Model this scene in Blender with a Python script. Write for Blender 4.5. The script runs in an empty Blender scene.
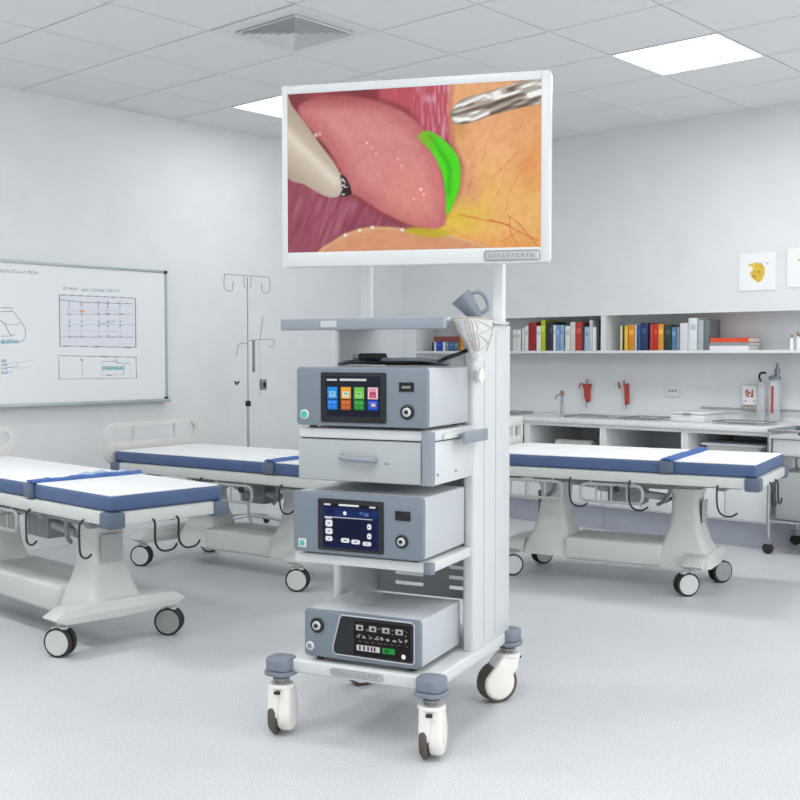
import bpy, bmesh, math, random
import numpy as np
from mathutils import Vector, Matrix
random.seed(7)
R = math.radians
S = bpy.context.scene
COL = S.collection

# ---------------------------------------------------------------- camera, light, exposure
H = 1.2
cd = bpy.data.cameras.new('camera'); cam = bpy.data.objects.new('camera', cd); COL.objects.link(cam)
cd.sensor_width = 36; cd.lens = 36 * 1100 / 800; cd.clip_start = .05
cam.location = (0, 0, H)
cam.rotation_euler = (R(90) - math.atan(45 / 1100), 0, R(-48))
S.camera = cam

w = bpy.data.worlds.new('world'); S.world = w; w.use_nodes = True
bg = w.node_tree.nodes['Background']
bg.inputs['Color'].default_value = (1.0, .99, .975, 1)
bg.inputs['Strength'].default_value = 1.4
S.view_settings.view_transform = 'Standard'
S.view_settings.look = 'None'
S.view_settings.gamma = 1
S.view_settings.exposure = 0.60

PANEL_W = 13.0          # power of each ceiling panel lamp
def panel_lamp(x, y, sx, sy, k=1.0):
    ld = bpy.data.lights.new('panel_light', 'AREA'); ld.shape = 'RECTANGLE'; ld.size = sx; ld.size_y = sy
    ld.energy = PANEL_W * k; ld.color = (1.0, .99, .97)
    o = bpy.data.objects.new('panel_light', ld); COL.objects.link(o); o.location = (x, y, 2.775)

# ---------------------------------------------------------------- materials
def srgb(c):
    return tuple(((v / 255) / 12.92 if v / 255 <= .04045 else ((v / 255 + .055) / 1.055) ** 2.4) for v in c)
def mat(name, c, rough=.5, metal=0, emit=0, noise=0, nscale=40, bump=0, alpha=1, trans=0, spec=.5, coat=0):
    m = bpy.data.materials.new(name); m.use_nodes = True
    nt = m.node_tree; b = nt.nodes['Principled BSDF']
    col = srgb(c) + (1,)
    b.inputs['Base Color'].default_value = col
    b.inputs['Roughness'].default_value = rough
    b.inputs['Metallic'].default_value = metal
    b.inputs['Specular IOR Level'].default_value = spec
    b.inputs['Coat Weight'].default_value = coat
    if trans: b.inputs['Transmission Weight'].default_value = trans
    if alpha < 1: b.inputs['Alpha'].default_value = alpha
    if emit:
        b.inputs['Emission Color'].default_value = col; b.inputs['Emission Strength'].default_value = emit
    if noise or bump:
        tc = nt.nodes.new('ShaderNodeTexCoord'); n = nt.nodes.new('ShaderNodeTexNoise')
        n.inputs['Scale'].default_value = nscale; n.inputs['Detail'].default_value = 6
        nt.links.new(tc.outputs['Object'], n.inputs['Vector'])
        if noise:
            r = nt.nodes.new('ShaderNodeValToRGB')
            r.color_ramp.elements[0].position = .3; r.color_ramp.elements[1].position = .7
            r.color_ramp.elements[0].color = tuple(v * (1 - noise) for v in col[:3]) + (1,)
            r.color_ramp.elements[1].color = tuple(min(1, v * (1 + noise)) for v in col[:3]) + (1,)
            nt.links.new(n.outputs['Fac'], r.inputs['Fac']); nt.links.new(r.outputs['Color'], b.inputs['Base Color'])
        if bump:
            bp = nt.nodes.new('ShaderNodeBump'); bp.inputs['Strength'].default_value = bump; bp.inputs['Distance'].default_value = .004
            nt.links.new(n.outputs['Fac'], bp.inputs['Height']); nt.links.new(bp.outputs['Normal'], b.inputs['Normal'])
    return m
def floor_mat():
    m = mat('speckled_vinyl', (212, 217, 222), rough=.42, spec=.4)
    nt = m.node_tree; b = nt.nodes['Principled BSDF']
    tc = nt.nodes.new('ShaderNodeTexCoord')
    def noise(sc, det):
        n = nt.nodes.new('ShaderNodeTexNoise'); n.inputs['Scale'].default_value = sc; n.inputs['Detail'].default_value = det
        nt.links.new(tc.outputs['Object'], n.inputs['Vector']); return n
    a = noise(150, 3); c = noise(1.3, 4)
    r = nt.nodes.new('ShaderNodeValToRGB'); e = r.color_ramp.elements
    e[0].position = .34; e[0].color = srgb((190, 193, 197)) + (1,)
    e[1].position = .62; e[1].color = srgb((216, 218, 221)) + (1,)
    nt.links.new(a.outputs['Fac'], r.inputs['Fac'])
    r2 = nt.nodes.new('ShaderNodeValToRGB'); e = r2.color_ramp.elements
    e[0].position = .35; e[0].color = (.93, .94, .95, 1); e[1].position = .65; e[1].color = (1, 1, 1, 1)
    nt.links.new(c.outputs['Fac'], r2.inputs['Fac'])
    mx = nt.nodes.new('ShaderNodeMixRGB'); mx.blend_type = 'MULTIPLY'; mx.inputs['Fac'].default_value = 1
    nt.links.new(r.outputs['Color'], mx.inputs[1]); nt.links.new(r2.outputs['Color'], mx.inputs[2])
    nt.links.new(mx.outputs['Color'], b.inputs['Base Color'])
    bp = nt.nodes.new('ShaderNodeBump'); bp.inputs['Strength'].default_value = .25; bp.inputs['Distance'].default_value = .002
    nt.links.new(a.outputs['Fac'], bp.inputs['Height']); nt.links.new(bp.outputs['Normal'], b.inputs['Normal'])
    return m
M = dict(
    floor=floor_mat(),
    wall=mat('painted_wall', (224, 228, 230), .9, noise=.025, nscale=5, bump=.08, spec=.2),
    ceil=mat('ceiling_tile', (234, 236, 237), .95, noise=.015, nscale=60, spec=.1),
    grid=mat('ceiling_joint', (105, 110, 114), .8),
    white=mat('white_enamel', (222, 226, 229), .35),
    cart=mat('cart_enamel', (206, 210, 212), .38),
    cartg=mat('cart_grey_enamel', (170, 175, 177), .4),
    panelg=mat('grey_sheet_metal', (182, 186, 188), .5),
    blueg=mat('blue_grey_plastic', (120, 129, 141), .45),
    device=mat('device_grey_fascia', (118, 129, 140), .38, noise=.02, nscale=12),
    devside=mat('device_case', (186, 191, 196), .4),
    handle=mat('handle_grey', (138, 146, 156), .4),
    black=mat('black_plastic', (22, 24, 28), .35),
    black2=mat('black_glass', (14, 16, 22), .15),
    dark=mat('dark_rubber', (38, 38, 40), .7),
    tyre=mat('brown_grey_tyre', (84, 78, 72), .7),
    hood=mat('caster_hood', (232, 230, 225), .4),
    steel=mat('brushed_steel', (176, 180, 184), .35, metal=.8),
    metal2=mat('dull_grey_metal', (140, 143, 146), .5, metal=.3, noise=.15, nscale=30),
    bedg=mat('bed_cream_plastic', (204, 207, 205), .5),
    bedh=mat('headboard_cream', (212, 213, 208), .45),
    mattress=mat('blue_vinyl', (74, 96, 136), .5, noise=.05, nscale=8),
    sheet=mat('white_sheet', (234, 236, 239), .8, noise=.01, nscale=14, bump=.15),
    flap=mat('blue_flap', (60, 98, 165), .5, noise=.15, nscale=18, bump=.3),
    flapl=mat('light_blue_cloth', (165, 190, 222), .8, noise=.12, nscale=25, bump=.3),
    cap=mat('slate_corner_cap', (92, 104, 124), .5),
    disc=mat('wheel_disc_grey', (205, 207, 207), .5),
    discd=mat('wheel_disc_dark', (150, 153, 153), .5),
    plinth=mat('blue_grey_plinth', (164, 169, 182), .6, noise=.04, nscale=9),
    cab=mat('cabinet_white', (226, 229, 231), .5),
    cabin=mat('cabinet_inner_grey', (205, 208, 210), .7),
    counter=mat('counter_white', (222, 225, 227), .35, noise=.02, nscale=15),
    paper=mat('white_paper', (240, 242, 243), .8),
    yellow=mat('yellow_print', (222, 190, 70), .8, noise=.15, nscale=60),
    red=mat('red_plastic', (176, 62, 50), .45),
    brown=mat('brown_cap', (140, 105, 70), .6),
    clear=mat('clear_plastic', (225, 230, 234), .15, trans=.5, alpha=.75),
    lens=mat('teal_button', (70, 168, 150), .3, emit=.15),
    board=mat('whiteboard_enamel', (230, 234, 237), .25),
    alu=mat('aluminium_frame', (176, 188, 190), .35, metal=.3),
    glow=mat('light_panel', (255, 255, 255), .5, emit=3.0),
    bag=mat('white_mesh_plastic', (226, 228, 229), .4, noise=.12, nscale=70, alpha=.85),
    cup=mat('cup_grey_blue', (120, 130, 142), .4, noise=.1, nscale=30),
    inner=mat('pages', (235, 232, 224), .9),
    duct_shade=mat('vent_shade', (34, 36, 38), .9),
)
def vc_mat(name, emit, rough=.3):
    m = bpy.data.materials.new(name); m.use_nodes = True; nt = m.node_tree; b = nt.nodes['Principled BSDF']
    a = nt.nodes.new('ShaderNodeVertexColor'); a.layer_name = 'Col'
    nt.links.new(a.outputs['Color'], b.inputs['Base Color']); b.inputs['Roughness'].default_value = rough
    if emit:
        b.inputs['Base Color'].default_value = (0, 0, 0, 1)
        nt.links.new(a.outputs['Color'], b.inputs['Emission Color']); b.inputs['Emission Strength'].default_value = emit
        mx = nt.nodes.new('ShaderNodeMixRGB'); mx.blend_type = 'MULTIPLY'; mx.inputs[0].default_value = 1
        mx.inputs[2].default_value = (.08, .08, .08, 1)
        nt.links.new(a.outputs['Color'], mx.inputs[1]); nt.links.new(mx.outputs[0], b.inputs['Base Color'])
        b.inputs['Specular IOR Level'].default_value = .2
    return m
M['screen'] = vc_mat('lit_screen', .62)
M['print'] = vc_mat('printed_surface', 0, .35)

# ---------------------------------------------------------------- mesh helpers
class MB:
    def __init__(s): s.bm = bmesh.new()
    def _x(s, vs, mtx):
        if mtx is not None: bmesh.ops.transform(s.bm, matrix=mtx, verts=vs)
    def box(s, x0, x1, y0, y1, z0, z1, bev=0, seg=2, mtx=None):
        r = bmesh.ops.create_cube(s.bm, size=1); vs = r['verts']
        bmesh.ops.scale(s.bm, vec=(x1 - x0, y1 - y0, z1 - z0), verts=vs)
        bmesh.ops.translate(s.bm, vec=((x0 + x1) / 2, (y0 + y1) / 2, (z0 + z1) / 2), verts=vs)
        if bev:
            es = list({e for v in vs for e in v.link_edges})
            rr = bmesh.ops.bevel(s.bm, geom=es, offset=bev, segments=seg, profile=.5, affect='EDGES')
            vs = list({v for f in rr['faces'] for v in f.verts} | {v for v in vs if v.is_valid})
        s._x(vs, mtx); return s
    def prism(s, pts, axis, a0, a1, bev=0, seg=2, mtx=None):
        """pts: outline in the two other axes (cyclic order), extruded along axis from a0 to a1"""
        def P(p, a):
            if axis == 0: return (a, p[0], p[1])
            if axis == 1: return (p[0], a, p[1])
            return (p[0], p[1], a)
        lo = [s.bm.verts.new(P(p, a0)) for p in pts]; hi = [s.bm.verts.new(P(p, a1)) for p in pts]
        n = len(pts); fs = [s.bm.faces.new(lo), s.bm.faces.new(hi)]
        for i in range(n): fs.append(s.bm.faces.new((lo[i], lo[(i + 1) % n], hi[(i + 1) % n], hi[i])))
        bmesh.ops.recalc_face_normals(s.bm, faces=fs)
        vs = lo + hi
        if bev:
            es = list({e for f in fs[:2] for e in f.edges})
            rr = bmesh.ops.bevel(s.bm, geom=es, offset=bev, segments=seg, profile=.5, affect='EDGES')
            vs = list({v for f in rr['faces'] for v in f.verts} | {v for v in vs if v.is_valid})
        s._x(vs, mtx); return s
    def cyl(s, p0, p1, r0, r1=None, n=20, bev=0):
        r1 = r0 if r1 is None else r1
        p0 = Vector(p0); p1 = Vector(p1); d = p1 - p0
        q = d.to_track_quat('Z', 'Y')
        rings = []
        prof = [(0, r0), (1, r1)]
        L = d.length
        if bev: prof = [(0, r0 - bev), (bev / L, r0), (1 - bev / L, r1), (1, r1 - bev)]
        for t, r in prof:
            rings.append([s.bm.verts.new(p0 + q @ Vector((r * math.cos(2 * math.pi * i / n), r * math.sin(2 * math.pi * i / n), L * t))) for i in range(n)])
        fs = [s.bm.faces.new(rings[0][::-1]), s.bm.faces.new(rings[-1])]
        for a, b in zip(rings, rings[1:]):
            for i in range(n): fs.append(s.bm.faces.new((a[i], a[(i + 1) % n], b[(i + 1) % n], b[i])))
        return s
    def lathe(s, prof, n=28, origin=(0, 0, 0), mtx=None, sx=1, sy=1):
        rings = []; allv = []
        for r, z in prof:
            rings.append([s.bm.verts.new((origin[0] + sx * r * math.cos(2 * math.pi * i / n), origin[1] + sy * r * math.sin(2 * math.pi * i / n), origin[2] + z)) for i in range(n)])
            allv += rings[-1]
        for a, b in zip(rings, rings[1:]):
            for i in range(n): s.bm.faces.new((a[i], a[(i + 1) % n], b[(i + 1) % n], b[i]))
        s.bm.faces.new(rings[0][::-1]); s.bm.faces.new(rings[-1])
        s._x(allv, mtx); return s
    def tube(s, pts, r, n=8, smooth=True, closed=False):
        pts = [Vector(p) for p in pts]
        if smooth and len(pts) > 2:
            out = []; m = len(pts)
            rng = range(m) if closed else range(m - 1)
            for i in rng:
                if closed: p0, p1, p2, p3 = pts[i - 1], pts[i], pts[(i + 1) % m], pts[(i + 2) % m]
                else: p0, p1, p2, p3 = pts[max(i - 1, 0)], pts[i], pts[i + 1], pts[min(i + 2, m - 1)]
                for k in range(6):
                    t = k / 6
                    out.append(.5 * ((2 * p1) + (p2 - p0) * t + (2 * p0 - 5 * p1 + 4 * p2 - p3) * t * t + (3 * p1 - p0 - 3 * p2 + p3) * t ** 3))
            if not closed: out.append(pts[-1])
            pts = out
        rings = []; up = Vector((0, 0, 1)); m = len(pts)
        d0 = (pts[1] - pts[0]).normalized()
        nrm = d0.orthogonal().normalized()
        for i, p in enumerate(pts):
            a = pts[i - 1] if (i or closed) else pts[0]; b = pts[(i + 1) % m] if (i < m - 1 or closed) else pts[-1]
            d = (b - a).normalized()
            nrm = (nrm - d * nrm.dot(d)).normalized(); bn = d.cross(nrm)
            rings.append([s.bm.verts.new(p + r * (nrm * math.cos(2 * math.pi * k / n) + bn * math.sin(2 * math.pi * k / n))) for k in range(n)])
        pairs = list(zip(rings, rings[1:])) + ([(rings[-1], rings[0])] if closed else [])
        for a, b in pairs:
            for k in range(n): s.bm.faces.new((a[k], a[(k + 1) % n], b[(k + 1) % n], b[k]))
        if not closed: s.bm.faces.new(rings[0][::-1]); s.bm.faces.new(rings[-1])
        return s
    def loft(s, rings):
        vr = [[s.bm.verts.new(p) for p in r] for r in rings]; n = len(vr[0])
        for a, b in zip(vr, vr[1:]):
            for i in range(n): s.bm.faces.new((a[i], a[(i + 1) % n], b[(i + 1) % n], b[i]))
        s.bm.faces.new(vr[0][::-1]); s.bm.faces.new(vr[-1]); return s
    def build(s, name, m, parent=None, smooth=True):
        bmesh.ops.recalc_face_normals(s.bm, faces=s.bm.faces)
        me = bpy.data.meshes.new(name); s.bm.to_mesh(me); s.bm.free()
        me.materials.append(M[m] if isinstance(m, str) else m)
        o = bpy.data.objects.new(name, me); COL.objects.link(o)
        if smooth and len(me.polygons) > 6:
            me.polygons.foreach_set('use_smooth', [True] * len(me.polygons))
            try: me.set_sharp_from_angle(angle=R(38))
            except Exception: pass
        if parent is not None: o.parent = parent
        return o
def rrect(x0, x1, y0, y1, r, n=5):
    pts = []
    for cx, cy, a0 in ((x1 - r, y1 - r, 0), (x0 + r, y1 - r, 90), (x0 + r, y0 + r, 180), (x1 - r, y0 + r, 270)):
        for k in range(n + 1):
            a = R(a0 + 90 * k / n); pts.append((cx + r * math.cos(a), cy + r * math.sin(a)))
    return pts
def tag(o, label=None, cat=None, group=None, kind=None):
    if label: o['label'] = label
    if cat: o['category'] = cat
    if group: o['group'] = group
    if kind: o['kind'] = kind
    return o
def empty(name, loc, rz=0, label=None, cat=None, group=None):
    o = bpy.data.objects.new(name, None); COL.objects.link(o); o.location = loc; o.rotation_euler = (0, 0, rz)
    o.empty_display_size = .05
    return tag(o, label, cat, group)
def copy_tree(o, parent=None):
    c = o.copy(); COL.objects.link(c)
    if parent: c.parent = parent
    for ch in list(o.children): copy_tree(ch, c)
    return c
def struct(name, mb, m, label=None, cat=None):
    o = mb.build(name, m, smooth=False); return tag(o, label, cat, kind='structure')
def paint_obj(name, arr, fn, m, parent=None):
    """a picture as a fine mesh: arr[h,w,3] sRGB 0-255, row 0 on top; fn(u,v)->position, u right, v up"""
    h, wd, _ = arr.shape
    us = (np.arange(wd)) / (wd - 1); vs = 1 - (np.arange(h)) / (h - 1)
    P = np.array([[fn(u, v) for u in us] for v in vs]).reshape(-1, 3)
    idx = np.arange(h * wd).reshape(h, wd)
    F = np.stack([idx[1:, :-1], idx[1:, 1:], idx[:-1, 1:], idx[:-1, :-1]], -1).reshape(-1, 4)
    me = bpy.data.meshes.new(name); me.from_pydata(P.tolist(), [], F.tolist())
    c = np.clip(arr, 0, 255).reshape(-1, 3) / 255.
    c = np.where(c <= .04045, c / 12.92, ((c + .055) / 1.055) ** 2.4)
    at = me.color_attributes.new('Col', 'FLOAT_COLOR', 'POINT')
    at.data.foreach_set('color', np.concatenate([c, np.ones((len(c), 1))], 1).astype(np.float32).ravel())
    me.materials.append(M[m]); o = bpy.data.objects.new(name, me); COL.objects.link(o)
    if parent is not None: o.parent = parent
    return o
# raster helpers for printed / lit surfaces
def inpoly(X, Y, pts):
    c = np.zeros(X.shape, bool); n = len(pts)
    for i in range(n):
        x0, y0 = pts[i]; x1, y1 = pts[(i + 1) % n]
        if y0 == y1: continue
        cond = ((y0 > Y) != (y1 > Y)) & (X < (x1 - x0) * (Y - y0) / (y1 - y0) + x0)
        c ^= cond
    return c
def segdist(X, Y, pts):
    d = np.full(X.shape, 1e9)
    for (x0, y0), (x1, y1) in zip(pts, pts[1:]):
        dx, dy = x1 - x0, y1 - y0; L = dx * dx + dy * dy + 1e-9
        t = np.clip(((X - x0) * dx + (Y - y0) * dy) / L, 0, 1)
        d = np.minimum(d, np.hypot(X - x0 - t * dx, Y - y0 - t * dy))
    return d
def spl(pts, k=6, closed=True):
    out = []; n = len(pts)
    for i in range(n if closed else n - 1):
        g = (lambda j: pts[j % n]) if closed else (lambda j: pts[min(max(j, 0), n - 1)])
        p0, p1, p2, p3 = [np.array(g(i + j), float) for j in (-1, 0, 1, 2)]
        for q in range(k):
            t = q / k
            out.append(tuple(.5 * (2 * p1 + (p2 - p0) * t + (2 * p0 - 5 * p1 + 4 * p2 - p3) * t * t + (3 * p1 - p0 - 3 * p2 + p3) * t ** 3)))
    if not closed: out.append(tuple(pts[-1]))
    return out
_rs = np.random.RandomState(3)
def vnoise(X, Y, sx, sy=None):
    sy = sy or sx
    x = X / sx; y = Y / sy
    g = _rs.rand(64, 64)
    xi = np.floor(x).astype(int); yi = np.floor(y).astype(int); fx = x - xi; fy = y - yi
    fx = fx * fx * (3 - 2 * fx); fy = fy * fy * (3 - 2 * fy)
    a = g[yi % 64, xi % 64]; b = g[yi % 64, (xi + 1) % 64]; c = g[(yi + 1) % 64, xi % 64]; d = g[(yi + 1) % 64, (xi + 1) % 64]
    return (a * (1 - fx) + b * fx) * (1 - fy) + (c * (1 - fx) + d * fx) * fy
def mixc(img, mask, col):
    m = np.clip(mask, 0, 1)[..., None]
    return img * (1 - m) + np.array(col, float) * m

# ---------------------------------------------------------------- room shell
HC = 2.8; WX = 6.92; WY = 6.2; BX = 7.2; CX = 6.5        # soffit plane, left wall plane, niche back, cabinet fronts
struct('floor', MB().box(-1.6, BX + .15, -2.6, WY + .15, -.1, 0), 'floor')
struct('wall_left', MB().box(-1.6, BX + .15, WY, WY + .15, 0, HC), 'wall')
struct('wall_right', MB().box(BX, BX + .15, -2.6, WY, 0, HC), 'wall')
struct('wall_light_block', MB().box(-1.75, -1.6, -2.6, WY + .15, 0, HC), 'wall')  # unseen wall added to block world light from this side
struct('wall_soffit', MB().box(WX, BX, -2.6, WY, 1.50, HC), 'wall')
struct('wall_niche_end', MB().box(WX, BX, 6.05, WY, 0, 1.50), 'wall')
TX, TY, X0, Y0 = .570, .616, 2.885, 6.224
# ceiling: tiles with real joints
def ceiling():
    xs = [X0 + TX * k for k in range(-7, 9)]; ys = [Y0 - TY * k for k in range(0, 15)]
    mb = MB()
    skip = set()
    g = .0045
    for i in range(len(xs) - 1):
        for j in range(len(ys) - 1):
            x0, x1 = xs[i], xs[i + 1]; y1, y0 = ys[j], ys[j + 1]
            if (i, j) in HOLES: continue
            mb.box(x0 + g, min(x1 - g, BX), y0 + g, min(y1 - g, WY), HC, HC + .02)
    struct('ceiling', mb, 'ceil')
    struct('trim_2', MB().box(-1.6, BX + .15, -2.6, WY + .15, HC + .022, HC + .1), 'grid')
def cell(i, j): return (X0 + TX * (i - 7), X0 + TX * (i - 6), Y0 - TY * (j + 1), Y0 - TY * j)
# lit panels: (i,j) with i from X, j counted from the left wall
VENT = (6 + 0, 3)   # X 2.305..2.88 -> replaced below
def idx(x, y): return (int(math.floor((x - X0) / TX)) + 7, int(math.floor((Y0 - y) / TY)))
vent_ij = idx(3.74, 4.06); lightA = idx(5.45, 2.85); lightB = idx(4.9, 5.3)
unseen_lights = [idx(x, y) for x, y in ((1.5, 4.4), (1.5, 1.6), (3.2, .5), (5.45, .5), (.3, 3.1), (.3, -.6), (3.2, -1.4))]  # unseen panels added overhead to light the room
HOLES = {vent_ij, lightA, lightB} | set(unseen_lights)
ceiling()
def light_panel(ij, label, k=1.0):
    x0, x1, y0, y1 = cell(*ij)
    t = empty('ceiling_light', ((x0 + x1) / 2, (y0 + y1) / 2, HC), 0, label, 'ceiling light', 'ceiling light panels')
    hx, hy = (x1 - x0) / 2, (y1 - y0) / 2
    f = MB()
    for a in ((-hx + .002, -hx + .012, -hy + .002, hy - .002), (hx - .012, hx - .002, -hy + .002, hy - .002),
              (-hx + .012, hx - .012, -hy + .002, -hy + .012), (-hx + .012, hx - .012, hy - .012, hy - .002)):
        f.box(*a, -.004, .018)
    f.build('frame', 'white', t)
    MB().box(-hx + .012, hx - .012, -hy + .012, hy - .012, .004, .014).build('diffuser', 'glow', t)
    panel_lamp((x0 + x1) / 2, (y0 + y1) / 2, hx * 1.8, hy * 1.8, k)
light_panel(lightA, 'square lit ceiling panel at upper right, clear of the monitor', .95)
light_panel(lightB, 'lit ceiling panel half hidden behind the monitor top left corner', .22)
for n_, ij in enumerate(unseen_lights): light_panel(ij, 'unseen added lighting panel overhead nearer the viewer', (1.4, .7, .45, .7, 1.2, .8, .6)[n_])
def vent():
    x0, x1, y0, y1 = cell(*vent_ij); hx, hy = (x1 - x0) / 2, (y1 - y0) / 2
    t = empty('air_vent', ((x0 + x1) / 2, (y0 + y1) / 2, HC), 0, 'square four-way louvred air diffuser set in the ceiling tiles', 'air vent')
    f = MB()
    w = .088
    for a in ((-hx + .003, -hx + w, -hy + .003, hy - .003), (hx - w, hx - .003, -hy + .003, hy - .003), (-hx + w, hx - w, -hy + .003, -hy + w), (-hx + w, hx - w, hy - w, hy - .003)):
        f.box(*a, -.006, .006)
    f.build('frame', 'white', t)
    MB().box(-hx + w, hx - w, -hy + w, hy - w, .0145, .021).build('duct_shade', 'duct_shade', t)  # near-black plate stands for the shade up inside the vent
    n = 7
    for k in range(n):
        s0 = 1 - k / n; a, b = (hx - w) * s0, (hy - w) * s0
        s1 = s0 - .066
        if s1 < 0.02: s1 = .02
        c, d = (hx - w) * s1, (hy - w) * s1
        m = MB()
        z0, z1 = -.018, .014
        # sloping square ring
        lo = [(-a, -b), (a, -b), (a, b), (-a, b)]; hi = [(-c, -d), (c, -d), (c, d), (-c, d)]
        A = [m.bm.verts.new((x, y, z1)) for x, y in hi]; B = [m.bm.verts.new((x, y, z0)) for x, y in lo]
        A2 = [m.bm.verts.new((x, y, z1 - .003)) for x, y in hi]; B2 = [m.bm.verts.new((x, y, z0 - .003)) for x, y in lo]
        for i in range(4):
            j = (i + 1) % 4
            m.bm.faces.new((A[i], A[j], B[j], B[i])); m.bm.faces.new((A2[i], B2[i], B2[j], A2[j]))
            m.bm.faces.new((B[i], B[j], B2[j], B2[i])); m.bm.faces.new((A[i], A2[i], A2[j], A[j]))
        m.build('louvre', 'white', t, smooth=False)
vent()

# ---------------------------------------------------------------- niche shelf, divider, cabinets, counter
struct('trim_1', MB().box(WX, WX + .02, 2.0, 6.05, 1.485, 1.50), 'wall')
sh = MB().box(WX - .01, BX, 1.2, 6.05, 1.212, 1.232, .002); tag(sh.build('wall_shelf', 'white'), 'long white shelf board under the books in the wall recess', 'shelf')
dv = MB().box(WX + .005, BX, 4.232, 4.272, 1.232, 1.498); tag(dv.build('shelf_divider', 'white'), 'white upright divider between the two groups of books', 'shelf divider')
tag(MB().box(6.48, BX, 2.80, 5.95, .725, .755, .003).build('countertop', 'counter'), 'long pale worktop running under the wall shelf', 'worktop')
def cabinet(y0, y1, label, open_=True):
    t = empty('base_cabinet', (CX, (y0 + y1) / 2, 0), 0, label, 'cabinet', 'open-fronted base cabinets'); h = (y1 - y0) / 2 - .001
    b = MB(); D = .69
    b.box(0, D, -h, -h + .022, .16, .724); b.box(0, D, h - .022, h, .16, .724)
    b.box(0, D, -h + .022, h - .022, .16, .18); b.box(0, D, -h + .022, h - .022, .47, .49); b.box(D - .012, D, -h + .022, h - .022, .49, .70)
    b.box(0, D, -h + .022, h - .022, .70, .724)
    b.build('carcass', 'cab', t, smooth=False)
    k = MB(); k.box(D - .03, D - .0125, -h + .023, h - .023, .491, .699); k.build('back_panel', 'cabin', t)
    for s in (-1, 1):
        a, c = (-h + .003, -.002) if s < 0 else (.002, h - .003)
        d = MB().box(-.018, -.0005, a, c, .175, .465, .002).build('door', 'cab', t)
        MB().box(-.026, -.018, (-.035 if s < 0 else .025), (-.025 if s < 0 else .035), .38, .45, .002).build('handle', 'steel', d)
    MB().box(.02, D, -h, h, 0.0, .159).build('plinth', 'plinth', t)
cabinet(3.99, 4.62, 'open base cabinet holding the cream rolled towel')
cabinet(3.38, 3.99, 'empty open base cabinet in the middle of the row')
cabinet(2.80, 3.38, 'open base cabinet at the right end holding the lidded tub')
cabinet(4.62, 5.28, 'base cabinet left of the towel cabinet, partly hidden by the cart column')
cabinet(5.28, 5.94, 'base cabinet nearest the room corner, hidden behind the cart')
# things in the cabinets
t = empty('rolled_towel', (6.66, 4.33, .49), 0, 'cream rolled towel on the shelf of the left open cabinet', 'towel')
MB().box(-.09, .09, -.17, .15, 0, .045, .02).build('fold', 'bedh', t); m = MB().cyl((-.02, -.18, .075), (-.02, .12, .075), .032, n=16); m.build('roll', 'bedh', t)
t = empty('storage_tub', (6.74, 3.10, .49), 0, 'white tub with a wide flat lid in the right-hand cabinet', 'tub')
MB().loft([[(x * .9, y * .9, 0) for x, y in rrect(-.14, .14, -.19, .19, .03)], [(x, y, .13) for x, y in rrect(-.14, .14, -.19, .19, .03)]]).build('body', 'bedg', t)
MB().prism(rrect(-.16, .16, -.215, .215, .02), 2, .13, .145, .004).build('lid', 'white', t)

# ---------------------------------------------------------------- books
def book(y0, y1, z, col, label, depth=.17, x=6.955, group='books standing on the wall shelf', lean=0):
    t = empty('book', (x, (y0 + y1) / 2, 1.2325), 0, label, 'book', group)
    w = (y1 - y0) / 2 - .0008; h = z - 1.2325
    m = mat('book_cover', col, .6, noise=.06, nscale=25)
    b = MB(); b.box(0, .004, -w, w, 0, h, .0012); b.box(.004, depth, -w, -w + .0025, 0, h); b.box(.004, depth, w - .0025, w, 0, h)
    b.build('cover', m, t)
    MB().box(.0045, depth - .006, -w + .003, w - .003, .004, h - .005).build('pages', 'inner', t)
    lc = tuple(min(255, c + 34) for c in col) if sum(col) < 500 else tuple(max(0, c - 32) for c in col)
    if w > .011 and random.random() < .45:
        MB().box(-.0006, 0, -w * .7, w * .7, h * .62, h * .8).build('spine_label', mat('spine_band', lc, .6), t)
    if lean: t.rotation_euler = (R(lean), 0, 0)
    return t
def sx(px):   # column in the photograph -> Y on the shelf front plane (from the solved camera)
    a = math.atan((px - 400) / 1100) + R(48)
    return 6.955 / math.tan(a)
def bookrow(items, base, scl, oy, place):
    for x0, x1, ty, col, name in items:
        ya, yb = sx(base + x1 * scl), sx(base + x0 * scl)
        d = 6.955 * math.sin(R(48)) + (ya + yb) / 2 * math.cos(R(48))
        z = 1.2 - ((oy + ty) - 355) / 1100 * d
        book(ya, yb, z, col, name)
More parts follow.
